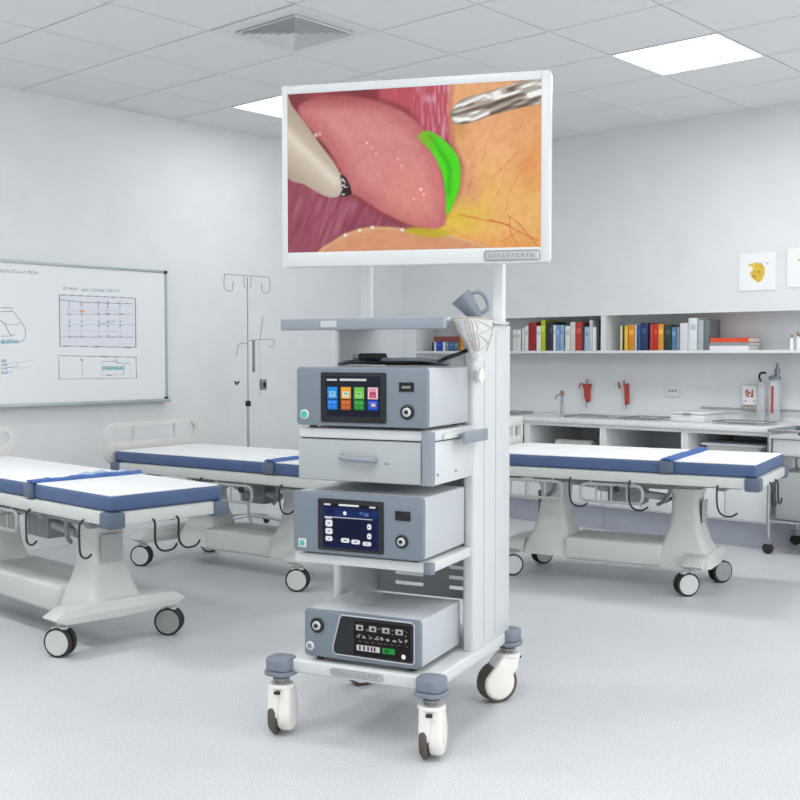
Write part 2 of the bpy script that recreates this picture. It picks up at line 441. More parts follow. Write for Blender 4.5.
bookrow([
 (15, 33, 30, (214, 216, 216), 'white book with a scuffed spine, second from the cart column edge'),
 (34, 56, 30, (224, 226, 226), 'white book just left of the short grey-white volume'),
 (62, 78, 28, (205, 210, 212), 'short grey-white book left of the wide dark red one'),
 (79, 96, 26, (228, 229, 228), 'white book touching the wide dark red one'),
 (97, 138, 22.5, (150, 32, 40), 'wide dark red book on the left shelf section'),
 (140, 163, 26, (228, 230, 230), 'white book between the dark red and the lime green ones'),
 (164, 187, 20, (178, 196, 30), 'lime green book on the left shelf section'),
 (189, 208, 22, (40, 46, 54), 'black book right beside the lime green one'),
 (209, 227, 22, (52, 58, 66), 'charcoal book beside the black one'),
 (229, 243, 25, (226, 229, 232), 'thin white book right of the charcoal one'),
 (245, 264, 25, (120, 158, 200), 'light blue book, left of the pair'),
 (266, 284, 25, (150, 182, 212), 'paler blue book, right of the pair'),
 (292, 318, 26, (226, 228, 226), 'white book right of the light blue pair'),
 (319, 346, 22, (205, 210, 206), 'taller grey-green white book left of the brick red one'),
 (347, 382, 22.5, (178, 56, 46), 'brick red book with rounded top on the left shelf section'),
 (384, 395, 25, (48, 58, 76), 'thin navy book right of the brick red one'),
 (396, 420, 27, (168, 192, 212), 'powder blue book near the divider'),
 (421, 437, 20, (200, 208, 216), 'tall pale grey book second from the divider'),
 (438, 458, 27, (230, 232, 234), 'white book nearest the left side of the divider'),
 (461, 472, 20, (66, 72, 80), 'tall dark grey book shape standing for the shadow beside the divider'),  # dark strip put in for the shade next to the divider
], 510, .1875, 300, '')
bookrow([
 (585, 597, 26, (226, 214, 180), 'thin cream book at the left end of the right-hand group'),
 (598, 606, 26, (52, 58, 66), 'very thin black book between cream and yellow ones'),
 (608, 626, 26, (226, 190, 70), 'yellow book in the right-hand group'),
 (630, 662, 25, (214, 142, 40), 'ochre orange book right of the yellow one'),
 (664, 672, 25, (220, 222, 220), 'thin white book beside the ochre one'),
 (674, 694, 25, (48, 88, 140), 'mid blue book in the right-hand group'),
 (695, 732, 23, (34, 56, 100), 'wide navy book in the right-hand group'),
], 510, .1875, 300, '')
bookrow([
 (-2, 11, 84, (196, 64, 42), 'orange-red book right of the wide navy one'),
 (12, 30, 84, (184, 48, 38), 'red book left of the amber one'),
 (31, 52, 84, (222, 150, 48), 'amber book between the red and the dark green ones'),
 (54, 83, 85, (36, 56, 54), 'dark green book in the right-hand group'),
 (85, 102, 87, (88, 124, 162), 'steel blue book right of the dark green one'),
 (104, 115, 87, (126, 146, 164), 'thin grey-blue book right of the steel blue one'),
 (117, 149, 83, (214, 218, 222), 'pale grey book with rounded top left of the tallest white one'),
 (151, 186, 78, (224, 227, 230), 'tallest white book of the right-hand group'),
 (188, 212, 80, (176, 184, 190), 'mid grey book right of the tallest white one'),
 (214, 234, 80, (112, 120, 128), 'dark grey book at the right end of the upright books'),
], 650, .25, 240, '')
# left part of the shelf, seen between tray and top console
bookrow([
 (95, 108, 57.5, (40, 48, 90), 'thin navy book half hidden beside the blue-labelled one'),
 (112, 128, 57.5, (214, 222, 232), 'white book with blue label under the camera basket'),
 (130, 178, 57, (30, 60, 170), 'royal blue book seen under the tray'),
 (182, 200, 57, (220, 226, 230), 'white book right of the royal blue one'),
 (202, 226, 57, (120, 140, 160), 'grey-blue book seen under the tray'),
 (230, 268, 57, (60, 100, 160), 'blue and white book seen under the tray'),
 (272, 316, 57, (104, 112, 108), 'olive grey book left of the orange binder'),
 (320, 392, 50.6, (222, 140, 28), 'wide orange binder at the end of the shelf row'),
], 420, .125, 285, '')
def flat_book(y0, y1, z0, z1, col, label, name='flat_book', x=6.955, d=.18):
    t = empty(name, (x, (y0 + y1) / 2, z0), 0, label, 'book', 'books lying flat on the wall shelf'); w = (y1 - y0) / 2; h = z1 - z0
    b = MB(); b.box(0, d, -w, w, 0, .003); b.box(0, d, -w, w, h - .003, h); b.box(0, .003, -w, w, .003, h - .003)
    b.build('cover', mat('flat_cover', col, .6), t); MB().box(.0032, d - .005, -w + .004, w - .004, .0032, h - .0032).build('pages', 'inner', t)
ya, yb = sx(748), sx(709)
flat_book(ya, yb, 1.2322, 1.262, (228, 230, 232), 'white book at the bottom of the flat stack')
flat_book(ya - .005, yb, 1.2625, 1.284, (140, 148, 156), 'grey book in the middle of the flat stack')
flat_book(ya, yb - .004, 1.2845, 1.315, (222, 80, 40), 'orange-red book on top of the flat stack')
flat_book(sx(459), sx(434), 1.308, 1.352, (128, 66, 62), 'maroon book lying across the upright books behind the cart')
def bottle(x, y, z, h, r, label, cap='brown', body='paper', group='small bottles on the wall shelf', cat='bottle'):
    t = empty('bottle', (x, y, z), 0, label, cat, group)
    MB().lathe([(r * .92, 0), (r, .004), (r, h * .62), (r * .45, h * .76), (r * .42, h * .82)], 16).build('body', body, t)
    MB().lathe([(r * .5, h * .82), (r * .52, h * .84), (r * .48, h)], 14).build('cap', cap, t)
for k, (px, hh, lb) in enumerate(((790, .10, 'small white bottle with a brown cap, leftmost of the row at the frame edge'),
        (793.2, .115, 'small white bottle with a tall brown cap, second of the row at the frame edge'),
        (797, .105, 'small white bottle with a brown cap, third of the row at the frame edge'),
        (800.5, .115, 'small white bottle with a brown cap, cut by the frame edge'))):
    bottle(6.975 + (k % 2) * .045, sx(px) if k % 2 == 0 else sx(px) - .0, 1.2322, hh, .0125, lb)

# ---------------------------------------------------------------- pictures on the soffit
def poster(y0, y1, z0, z1, label, seed):
    rs = np.random.RandomState(seed); h, wd = 90, 84
    Y, X = np.mgrid[0:h, 0:wd].astype(float)
    img = np.zeros((h, wd, 3)) + np.array((238, 240, 241.))
    blob = spl([(30, 30), (38, 22), (50, 26), (58, 34), (58, 52), (52, 66), (44, 70), (36, 64), (28, 56), (26, 46), (32, 40)])
    n = vnoise(X, Y, 4)
    img = mixc(img, inpoly(X, Y, blob) * 1., (222, 188, 62)); img = mixc(img, (inpoly(X, Y, blob) & (n > .72)) * .8, (176, 140, 50))
    img = mixc(img, (segdist(X, Y, [(24, 28), (34, 26), (33, 34)]) < 3) * 1., (226, 196, 80))
    for a in range(5):
        img = mixc(img, (segdist(X, Y, [(44 + 6 * a, 22), (46 + 6 * a, 22 + 5 * (a % 2))]) < .8) * .8, (120, 118, 110))
    t = empty('wall_poster', (WX, (y0 + y1) / 2, z0), 0, label, 'poster', 'posters with yellow print')
    MB().box(-.006, -.001, y0 - (y0 + y1) / 2, y1 - (y0 + y1) / 2, 0, z1 - z0).build('sheet', 'paper', t)
    paint_obj('print', img, lambda u, v: (-.0068, (y1 - y0) * (.49 - .98 * u), (z1 - z0) * (.01 + .98 * v)), 'print', t)
poster(2.965, 3.215, 1.62, 1.865, 'white paper sheet with a yellow blotch print pinned above the shelf', 1)
poster(2.62, 2.89, 1.63, 1.88, 'white sheet with yellow print cut off by the right frame edge', 2)

# ---------------------------------------------------------------- things on the back wall and counter
WB = BX - .001
t = empty('wall_outlet', (WB, 3.84, .90), 0, 'small white socket plate on the wall above the worktop', 'wall outlet')
MB().box(-.012, 0, -.055, .055, 0, .075, .004).build('plate', 'white', t)
m = MB()
for k in range(3): m.box(-.0135, -.0121, -.034 + k * .022, -.022 + k * .022, .036, .05)
m.build('sockets', 'brown', t)
def dispenser(y, label, seed):
    t = empty('soap_dispenser', (WB, y, .83), 0, label, 'dispenser')
    MB().box(-.05, 0, -.055, .055, .025, .165, .008).build('body', 'white', t)
    MB().box(-.062, 0, -.062, .062, 0, .022, .004).build('drip_tray', mat('tray_beige', (176, 164, 154), .5), t)
    h, wd = 40, 34; Y, X = np.mgrid[0:h, 0:wd].astype(float); img = np.zeros((h, wd, 3)) + 234.
    n = vnoise(X, Y, 3)
    img = mixc(img, ((X > 4) & (X < 26) & (Y > 6) & (Y < 24) & (n > .42)) * 1., (176, 84, 66)); img = mixc(img, ((Y > 30) & (Y < 34) & (n > .5)) * 1., (140, 100, 90))
    paint_obj('printed_label', img, lambda u, v: (-.0508, .045 * (1 - 2 * u), .035 + .12 * v), 'print', t)
dispenser(3.235, 'white wall dispenser with a red printed label above the worktop', 3)
def clamp_holder(y, label, k):
    t = empty('red_wall_holder', (WB, y, .83), 0, label, 'tool holder')
    MB().box(-.01, 0, -.04, .04, .06, .13, .003).build('back_plate', 'white', t)
    m = MB()
    if k == 0:
        m.prism([(.035, .15), (-.03, .15), (-.022, .10), (-.02, .02), (.0, .01), (.02, .06), (.02, .10)], 0, -.045, -.0105, .004)
        m.tube([(-.03, .03, .145), (-.035, .055, .15), (-.04, .065, .12)], .006)
    else:
        m.prism([(-.005, .16), (-.03, .16), (-.036, .10), (-.036, .01), (-.014, .0), (-.01, .09)], 0, -.045, -.0105, .004)
        m.tube([(-.03, .035, .12), (-.035, .04, .155), (-.04, .038, .165)], .007)
    m.build('grip', 'red', t)
    m = MB().tube([(-.032, .0, .15), (-.034, -.002, .185)], .006); m.tube([(-.03, -.02 if k else .005, .02), (-.032, -.02 if k else .004, -.03)], .004)
    m.build('stem', 'metal2', t)
clamp_holder(4.54, 'red instrument clipped to a white plate on the wall, left of the two', 0)
clamp_holder(4.22, 'narrow red instrument on the wall, right of the two', 1)
CT = .7555
t = empty('tap', (6.62, 4.40, CT), 0, 'slim steel tap with a brown head standing on the worktop', 'tap')
MB().lathe([(.022, 0), (.02, .012), (.011, .016), (.010, .15), (.012, .155)], 16).build('column', 'steel', t)
MB().tube([(0, 0, .15), (-.02, 0, .165), (-.07, 0, .155), (-.085, 0, .13)], .008).build('spout', 'steel', t)
MB().lathe([(.013, .155), (.016, .165), (.012, .19)], 14).build('knob', 'brown', t)
t = empty('sink_basin', (6.80, 4.20, CT), 0, 'shallow steel sink basin with a dark drain let into the worktop', 'sink')
m = MB()
for a in ((-.15, .15, -.24, -.225), (-.15, .15, .225, .24), (-.15, -.135, -.225, .225), (.135, .15, -.225, .225)): m.box(*a, 0, .009, .002)
m.build('rim', 'steel', t); MB().box(-.135, .135, -.225, .225, 0, .002).build('bowl', 'cartg', t)
MB().lathe([(.045, .0022), (.043, .008), (.02, .005)], 18, origin=(-.05, -.06, 0)).build('drain', 'metal2', t)
def tray(x, y, sx_, sy_, label, dark=False):
    t = empty('instrument_tray', (x, y, CT), 0, label, 'tray', 'trays on the worktop')
    m = MB()
    m.prism(rrect(-sx_, sx_, -sy_, sy_, .015), 2, 0, .004); m.build('base', 'cartg', t)
    m = MB().tube([(a, b, .016) for a, b in rrect(-sx_, sx_, -sy_, sy_, .015, 3)], .004, closed=True, smooth=False); m.build('rim', 'metal2', t)
    for k in range(4):
        m = MB().cyl((-sx_ * .6 + k * .03, -sy_ * .6 + (k % 2) * .02, .009), (-sx_ * .6 + k * .03 + .01, sy_ * .5, .009), .004, n=8); m.build('instrument', 'steel', t)
tray(6.72, 4.90, .12, .10, 'wire-rimmed instrument tray beside the tap, at the cart column side')
tray(6.76, 3.80, .12, .12, 'wire-rimmed instrument tray right of the sink')
t = empty('sterilizer_box', (6.84, 3.46, CT), 0, 'low white lidded box standing on the worktop', 'box')
MB().box(-.15, .15, -.12, .12, 0, .05, .008).build('body', 'white', t); MB().box(-.155, .155, -.125, .125, .051, .066, .006).build('lid', 'counter', t)
MB().box(-.162, -.156, -.03, .03, .048, .06, .002).build('latch', 'metal2', t)
tray(6.74, 3.08, .12, .17, 'wide wire-rimmed tray at the right end of the worktop')
# bottles of the suction set at the right of the counter
t = empty('suction_canister', (7.10, 3.04, CT), 0, 'tall clear suction canister with red scale and blue-grey lid on the worktop', 'canister')
MB().lathe([(.034, 0), (.038, .01), (.038, .27), (.034, .28)], 24).build('jar', 'clear', t)
MB().box(-.0395, -.036, -.008, .008, .06, .24).build('red_scale', 'red', t)
MB().lathe([(.040, .281), (.040, .30), (.02, .31)], 24).build('lid', 'cup', t)
MB().tube([(0, 0, .31), (0, -.01, .34), (-.02, -.03, .345), (-.02, -.03, .30)], .006).build('hose', 'clear', t)
MB().lathe([(.018, .311), (.02, .345), (.01, .36), (.008, .39)], 14, origin=(0, -.015, 0)).build('valve', 'cup', t)
t = empty('suction_canister', (7.08, 3.125, CT), 0, 'shorter clear canister with a black bent nozzle left of the tall one', 'canister')
MB().lathe([(.026, 0), (.029, .01), (.029, .22), (.02, .24)], 24).build('jar', 'clear', t)
MB().lathe([(.024, .241), (.024, .258), (.012, .268)], 18).build('lid', 'cartg', t)
MB().tube([(0, .0, .262), (0, .015, .30), (0, 0, .325), (0, -.03, .325)], .008).build('nozzle', 'black', t)
# soft service rail along back wall
tag(MB().cyl((7.17, 2.6, .83), (7.17, 3.6, .83), .008, n=10).build('wall_rail', 'steel'), 'thin steel rail fixed to the wall behind the canisters', 'rail')

# ---------------------------------------------------------------- trolley at the right end of the counter
t = empty('steel_trolley', (6.60, 2.455, 0), 0, 'steel side trolley on castors at the right end of the worktop', 'trolley')
m = MB()
hx, hy = .21, .31
for a in (-1, 1):
    for b in (-1, 1): m.cyl((a * hx, b * hy, .10), (a * hx, b * hy, .735), .011, n=12)
for z in (.2, .60):
    m.tube([(-hx, -hy, z), (hx, -hy, z), (hx, hy, z), (-hx, hy, z)], .007, smooth=False, closed=True)
m.build('frame', 'steel', t)
MB().box(-hx - .01, hx + .01, -hy - .01, hy + .01, .70, .715, .004).build('top', 'white', t)
MB().tube([(a, b, .748) for a, b in rrect(-hx - .02, hx + .02, -hy - .01, hy + .01, .04, 4)], .009, smooth=False, closed=True).build('guard_rail', 'steel', t)
MB().box(-hx + .012, hx - .012, -hy + .012, hy - .012, .195, .207, .002).build('lower_shelf', 'metal2', t)
d = MB().box(-hx + .015, hx - .015, -hy + .015, hy - .015, .60, .695, .004).build('drawer', 'cab', t)
MB().box(-hx - .004, -hx + .015, -.06, .06, .64, .655, .002).build('handle', 'metal2', d)
MB().box(-hx + .03, hx - .03, -hy + .03, hy - .03, .21, .50, .006).build('storage_bin', 'cartg', t)
for a in (-1, 1):
    for b in (-1, 1):
        c = MB(); c.box(a * hx - .014, a * hx + .014, b * hy - .02, b * hy + .02, .06, .10, .004)
        c = c.build('caster', 'steel', t)
        MB().cyl((a * hx - .011, b * hy, .035), (a * hx + .011, b * hy, .035), .034, n=20, bev=.004).build('wheel', 'dark', c)
t2 = empty('kidney_dish', (6.58, 2.62, .7155), .4, 'blue-grey dish lying on the trolley top', 'dish')
MB().lathe([(.06, 0), (.085, .03), (.088, .05), (.082, .05), (.06, .008)], 24, sx=1.0, sy=.7).build('bowl', 'cap', t2)
t2 = empty('instrument_case', (6.62, 2.38, .7155), 0, 'dark slate case lying on the trolley top', 'case')
MB().box(-.10, .10, -.11, .11, 0, .04, .008).build('body', 'cap', t2); MB().box(-.10, .10, -.11, .11, .041, .058, .006).build('lid', 'cap', t2)

# ---------------------------------------------------------------- whiteboard
def whiteboard():
    x0, x1, z0, z1 = 2.60, 4.50, .89, 1.77
    t = empty('whiteboard', (x0, WY, z0), 0, 'large wall whiteboard with charts and a car-like sketch', 'whiteboard'); W = x1 - x0; Hh = z1 - z0
    MB().box(.012, W - .012, -.016, -.002, .012, Hh - .012).build('board', 'board', t)
    f = MB(); f.box(0, W, -.026, -.001, Hh - .016, Hh, .003); f.box(0, .016, -.026, -.001, .016, Hh - .016); f.box(W - .014, W, -.026, -.001, .016, Hh - .016)
    f.build('frame', 'alu', t)
    MB().box(.02, W - .01, -.075, -.001, -.005, .014, .003).build('pen_tray', 'alu', t)
    c = MB()
    for zz in (0.006, Hh - .022): c.box(W - .024, W + .003, -.029, -.0005, zz, zz + .022, .004)
    c.build('corner_cap', 'black', t)
    # drawing area: crop coordinates of the photographed board (0..800 wide, 0..729) mapped onto X 3.30..4.50
    sc = .5; h, wd = int(700 * sc), int(780 * sc)
    Y, X = np.mgrid[0:h, 0:wd] / sc; img = np.zeros(X.shape + (3,)) + np.array((231, 234, 237.))
    def line(pts, c, w=1.6, a=1): 
        nonlocal img
        d = segdist(X, Y, pts); img = mixc(img, np.clip(w - d + .6, 0, 1) * a, c)
    def word(x0, x1, y, s, c, a=.8, sl=0):
        x = x0
        while x < x1:
            st = random.choice(('v', 'h', 'z', 'o')); yy = y + sl * (x - x0); g = s * .55
            if st == 'v': line([(x, yy), (x + 1, yy + s)], c, 1.3, a)
            elif st == 'h': line([(x, yy + s), (x + g, yy + s * .4), (x + g, yy + s)], c, 1.3, a)
            elif st == 'z': line([(x, yy), (x + g, yy), (x, yy + s), (x + g, yy + s)], c, 1.2, a)
            else: line([(x, yy + s * .3), (x + g, yy + s * .3), (x + g, yy + s), (x, yy + s), (x, yy + s * .3)], c, 1.2, a)
            x += g + s * .45
    K = (95, 105, 120); T = (70, 125, 145); G = (150, 158, 168)
    # undistort: photo crop y of top edge 15..75 and bottom 700..680 handled by mapping below
    word(0, 175, 47, 13, (110, 130, 145), .8, .06)
    word(297, 365, 135, 10, K, .7, .04); word(385, 555, 142, 11, T, .7, .04)
    img = mixc(img, inpoly(X, Y, [(277, 172), (633, 190), (633, 430), (277, 420)]) * .7, (220, 224, 234))
    line([(277, 172), (633, 190), (633, 430), (277, 420), (277, 172)], K, 1.4)
    line([(277, 195), (380, 208), (620, 218)], K, 1.5, .8); line([(310, 265), (632, 270)], G, 1.2, .7); line([(310, 318), (632, 318)], G, 1.2, .7)
    line([(277, 376), (632, 380)], K, 1.2, .7); line([(310, 345), (560, 352)], G, 1, .5); line([(310, 250), (560, 250)], G, 1, .5)
    for x in (322, 380, 460, 503, 560):
        line([(x, 205), (x, 235)], K, 1.6, .9)
        for y in (265, 300, 322, 372): line([(x - 5, y), (x + 5, y), (x, y + 8)], K, 1.5, .8)
        line([(x, 210), (x, 375)], G, 1, .35)
    line([(465, 315), (540, 300)], T, 1.2, .8); line([(490, 265), (515, 268)], K, 2, .8)
    img = mixc(img, (np.hypot(X - 383, (Y - 252) * 1.6) < 12) * .8, (232, 148, 110)); img = mixc(img, (np.hypot(X - 382, (Y - 216)) < 10) * .5, (236, 165, 130)); img = mixc(img, (np.hypot(X - 570, (Y - 267) * 2) < 9) * .8, (232, 150, 110))
    line([(270, 466), (633, 478), (635, 580), (271, 580), (270, 466)], K, 1.3, .9); line([(380, 485), (380, 578)], G, 1.3, .8); line([(375, 485), (380, 492)], K, 3, .8)
    img = mixc(img, ((X > 474) & (X < 573) & (Y > 518) & (Y < 540)) * .75, (160, 200, 208)); word(478, 570, 522, 11, T, .7)
    line([(474, 496), (545, 496), (545, 505), (603, 507)], K, 1.3, .7); line([(474, 496), (474, 562), (575, 562), (575, 510)], G, 1.2, .8); line([(495, 565), (515, 565)], K, 2.2, .8)
    line([(540, 478), (540, 497)], K, 1.2, .7); line([(575, 530), (592, 530)], T, 1.3, .8)
    # vehicle-like sketch at the left
    line(spl([(0, 252), (55, 252), (75, 270), (105, 315), (116, 350), (112, 380), (98, 396), (80, 400)], closed=False), K, 1.3, .9)
    line([(0, 232), (54, 234), (54, 244)], K, 1.6, .8); line([(0, 292), (20, 310), (45, 365), (65, 363)], K, 1.5, .9); line([(20, 314), (85, 314), (90, 306)], T, 1.3, .8)
    line([(0, 370), (45, 370)], K, 1.5, .7); line([(50, 362), (50, 386)], G, 1.3, .7)
    img = mixc(img, inpoly(X, Y, [(0, 388), (84, 388), (78, 404), (0, 408)]) * .7, (150, 192, 205)); word(2, 78, 391, 12, T, .8)
    for y in (482, 500, 518, 540): word(0, 24, y, 11, (80, 120, 150), .8)
    line([(28, 503), (80, 500), (155, 488)], G, 1, .5); line([(30, 522), (82, 517)], T, 1.2, .8); line([(28, 545), (54, 542)], T, 1.2, .7); line([(60, 530), (140, 520)], G, 1, .4)
    xa, xb = 3.31 - x0, 4.485 - x0
    def fn(u, v):
        # photo crop coords -> board plane, the board's own edges in the crop run (0,15)-(775,72) and (0,700)-(775,680)
        px = -78 + (165.5 + 78) * u; Xw = WY * math.tan(math.atan((px - 400) / 1100) + R(48))
        return (Xw - x0, -.0175, .016 + (Hh - .034) * v)
    # resample rows so that slanted photo rows become level
    hh, ww = img.shape[:2]
    out = np.zeros((hh, ww, 3))
    xs = np.arange(ww) / sc
    top = 15 + xs * 57 / 775; bot = 700 - xs * 20 / 775
    for j in range(hh):
        yy = top + (bot - top) * (j / (hh - 1)); r = np.clip((yy * sc), 0, hh - 1).astype(int); out[j] = img[r, np.arange(ww)]
    pad = int(78 / 165.5 * ww); out = np.concatenate([np.zeros((hh, pad, 3)) + np.array((231, 234, 237.)), out], 1)
    paint_obj('drawing', out, fn, 'print', t)
whiteboard()

# ---------------------------------------------------------------- drip stand by the left wall
def iv_pole():
    t = empty('drip_stand', (4.94, 5.86, 0), R(0), 'thin steel drip stand with hooks against the left wall', 'drip stand')
    b = MB()
    for k in range(5):
        a = R(72 * k + 20); b.tube([(0, 0, .09), (.12 * math.cos(a), .12 * math.sin(a), .075), (.25 * math.cos(a), .25 * math.sin(a), .055)], .011)
    b.build('base', 'steel', t)
    for k in range(5):
        a = R(72 * k + 20); x, y = .25 * math.cos(a), .25 * math.sin(a)
        MB().cyl((x - .009, y, .024), (x + .009, y, .024), .0235, n=16).build('wheel', 'dark', t)
    MB().cyl((0, 0, .09), (0, 0, .87), .009, n=14).build('pole', 'steel', t)
    MB().cyl((0, 0, .87), (0, 0, 1.735), .0034, n=10).build('inner_pole', 'metal2', t)
    MB().cyl((0, 0, .845), (0, 0, .885), .019, n=16, bev=.006).build('clamp_knob', 'dark', t)
    h = MB().tube([(-.20, 0, 1.745), (.20, 0, 1.745)], .0024, smooth=False)
    for s in (-1, 1):
        h.tube([(s * .20, 0, 1.745), (s * .205, 0, 1.67), (s * .18, 0, 1.635), (s * .135, 0, 1.64), (s * .125, 0, 1.70)], .0024)
        h.tube([(s * .03, 0, 1.745), (s * .03, 0, 1.68), (s * .015, 0, 1.66)], .0024)
    h.build('hanger', 'metal2', t)
    h = MB()
    h.tube([(.012, 0, 1.30), (.22, 0, 1.31), (.235, 0, 1.27), (.20, 0, 1.255)], .0024)
    h.tube([(.10, -.01, 1.30), (.115, -.01, 1.38), (.13, -.01, 1.47)], .0024)
    h.tube([(-.012, 0, 1.28), (-.08, 0, 1.27), (-.10, 0, 1.19)], .0024)
    h.build('side_hook', 'metal2', t)
    MB().box(.045, .06, -.008, .008, .78 + .3, 1.30, .003).build('drip_line_holder', 'metal2', t)
    MB().tube([(.10, 0, 1.30), (.105, 0, 1.10), (.10, 0, .95), (.12, 0, .92)], .0022).build('tube', 'clear', t)
    p = MB().box(.115, .16, -.015, .015, .955, 1.03, .006).build('flow_controller', 'metal2', t)
    MB().box(.125, .15, -.017, -.0155, .975, 1.01).build('display', 'black', p)
    MB().tube([(-.115, 0, 1.02), (-.10, 0, 1.0), (-.08, 0, 1.02)], .006).build('clip', 'dark', t)
iv_pole()

# ---------------------------------------------------------------- beds
def caster_bed(parent, x, y, rz, r=.062, disc='disc'):
    Mx = Matrix.Translation((x, y, 0)) @ Matrix.Rotation(rz, 4, 'Z')
    f = MB(); f.box(-.03, .03, -.026, .026, r * 1.75, r * 2.05, .008, mtx=Mx)
    v0 = Mx @ Vector((0, 0, r * 2.0)); f.cyl(v0, v0 + Vector((0, 0, .03)), .014, n=12)
    f = f.build('caster', 'bedg', parent)
    def P(a, b, c): return Mx @ Vector((a, b, c))
    m = MB()
    for s in (-1, 1): m.cyl(P(0, s * .008, r), P(0, s * .028, r), r, n=32, bev=.004)
    m.build('tyre', 'dark', f)
    m = MB()
    for s in (-1, 1): m.cyl(P(0, s * .026, r), P(0, s * .0305, r), r * .84, n=32, bev=.0015)
    m.build('wheel_disc', disc, f)
    m = MB().cyl(P(0, -.008, r), P(0, .008, r), r * .5, n=16).build('axle', 'metal2', f)
def bed(loc, rz, L, W, zt, us, casters, ustrap, label, head='loop', cloth=False, cry=0, beam_v=None):
    t = empty('examination_bed', (loc[0], loc[1], 0), rz, label, 'bed', 'wheeled examination beds')
    zm = zt - .062; zf = zm - .052
    # deck frame
    m = MB(); m.box(.015, W - .015, .015, L - .02, zm - .012, zm - .001, .003)
    for a in ((0, .03, 0, L), (W - .03, W, 0, L), (.03, W - .03, 0, .03), (.03, W - .03, L - .03, L)): m.box(*a, zf, zm - .003, .006)
    m.build('deck_frame', 'bedg', t)
    for a, b in ((0, 0), (1, 0), (0, 1), (1, 1)):
        x = -.008 if a == 0 else W - .067; y = -.008 if b == 0 else L - .067
        MB().box(x, x + .075, y, y + .075, zf - .012, zm - .0005, .01).build('corner_cap', 'cap', t)
    # mattress sections
    def sect(y0, y1):
        o = MB().box(.012, W - .012, y0, y1, zm, zt, .014, 3).build('mattress', 'mattress', t)
        MB().prism(rrect(.019, W - .019, y0 + .007, y1 - .007, .02), 2, zt - .0012, zt + .003, .0015).build('sheet', 'sheet', o)
    sect(.012, ustrap - .018); sect(ustrap + .018, L - .008)
    # blue joint flap crossing the bed, with a slate clip on the near side
    n = 26; rng = random.Random(int(L * 1000 + W * 100))
    def ring(x, wv, h, zo, off=0):
        return [(x, ustrap + off + wv * math.cos(a), zo + h * max(0, math.sin(a)) + .001) for a in [math.pi * k / 8 for k in range(9)]]
    rr = [ring(.01 + (W - .02) * i / n, .030 + .006 * rng.random(), .010 + .007 * rng.random(), zt + .003, .006 * (rng.random() - .5)) for i in range(n + 1)]
    MB().loft(rr).build('joint_flap', 'flap', t)
    MB().box(-.004, .0115, ustrap - .034, ustrap + .034, zm + .004, zt + .001, .004).build('strap_clip', 'cap', t)
    if cloth:
        rr = [[(x, ustrap + .05 + wv * math.cos(a), zt + .0035 + h * max(0, math.sin(a))) for a in [math.pi * k / 8 for k in range(9)]] for x, wv, h in
              [(W * .42 + W * .5 * i / 14, .02 + .05 * math.sin(math.pi * i / 14) * (.8 + .4 * rng.random()), .008 + .014 * rng.random()) for i in range(15)]]
        MB().loft(rr).build('folded_cloth', 'flapl', t)
    # underside works
    cv = (casters[0][1] + casters[1][1]) / 2 if beam_v is None else beam_v
    m = MB()
    m.box(cv - .10, cv + .10, us[0] - .1, us[1] + .1, zf - .045, zf - .003, .008)
    for x in (cv - .16, cv + .16): m.cyl((x, .12, zf - .015), (x, L - .15, zf - .015), .011, n=10)
    for y in (.2, us[0] + .16, us[1] - .12, L - .2): m.box(max(.02, cv - .24), min(W - .02, cv + .24), y - .02, y + .02, zf - .03, zf - .002, .004)
    m.build('lift_frame', 'metal2', t)
    m = MB(); ym = (us[0] + us[1]) / 2
    m.cyl((cv - .05, us[0] + .10, zf - .10), (cv - .02, ym + .12, zf - .07), .020, n=14); m.cyl((cv - .02, ym + .10, zf - .07), (cv, us[1] - .06, zf - .055), .012, n=12)
    m.build('actuator', 'cartg', t)
    m = MB(); m.box(cv - .07, cv + .06, ym - .14, ym + .05, zf - .15, zf - .047, .012); m.build('motor_box', 'metal2', t)
    for s, y in ((-1, us[0] + .05), (-1, us[1] - .05), (1, us[0] + .05), (1, us[1] - .05)):
        MB().tube([(cv + s * .13, y, zf - .03), (cv + s * .11, y + .03, zf - .10), (cv + s * .06, y + .09, zf - .14)], .010).build('linkage', 'metal2', t)
    for x in (.012, W - .012):      # folded side rails below the deck
        for ya_, yb_ in ((ustrap + .12, L * .62 - .05), (L * .62 + .05, L - .14)):
            m = MB().tube([(x, a_, c_) for a_, c_ in rrect(ya_, yb_, zf - .105, zf - .018, .03, 4)], .008, smooth=False, closed=True)
            for q in (.25, .5, .75): m.cyl((x, ya_ + (yb_ - ya_) * q, zf - .10), (x, ya_ + (yb_ - ya_) * q, zf - .02), .005, n=8)
            m.cyl((x, ya_ + .05, zf - .018), (x, ya_ + .05, zf + .002), .006, n=8); m.cyl((x, yb_ - .05, zf - .018), (x, yb_ - .05, zf + .002), .006, n=8)
            m.build('side_rail', 'cartg', t)
    # pedestals, flared top and bottom
    for i, u in enumerate(us):
        prof = [(.125, .15, .14), (.18, .135, .125), (.25, .105, .10), (.32, .082, .085), (.42, .068, .078), (zf - .08, .072, .08), (zf - .046, .085, .10)]
        rings = []
        for z, hu, hv in prof:
            rings.append([(x, y, z) for x, y in rrect(cv - hv, cv + hv, u - hu, u + hu, .03, 3)])
        o = MB().loft(rings).build('pedestal', 'bedg', t)
        s = -1 if i == 0 else 1
        m = MB(); yy = u + s * .083
        m.box(cv - .05, cv + .05, min(yy, yy + s * .006), max(yy, yy + s * .006), .34, .46, .003)
        m.build('access_panel', 'cartg', o)
    MB().box(cv - .15, cv + .15, us[0] + .10, us[1] - .10, .115, .235, .02, 3).build('base_beam', 'bedg', t)
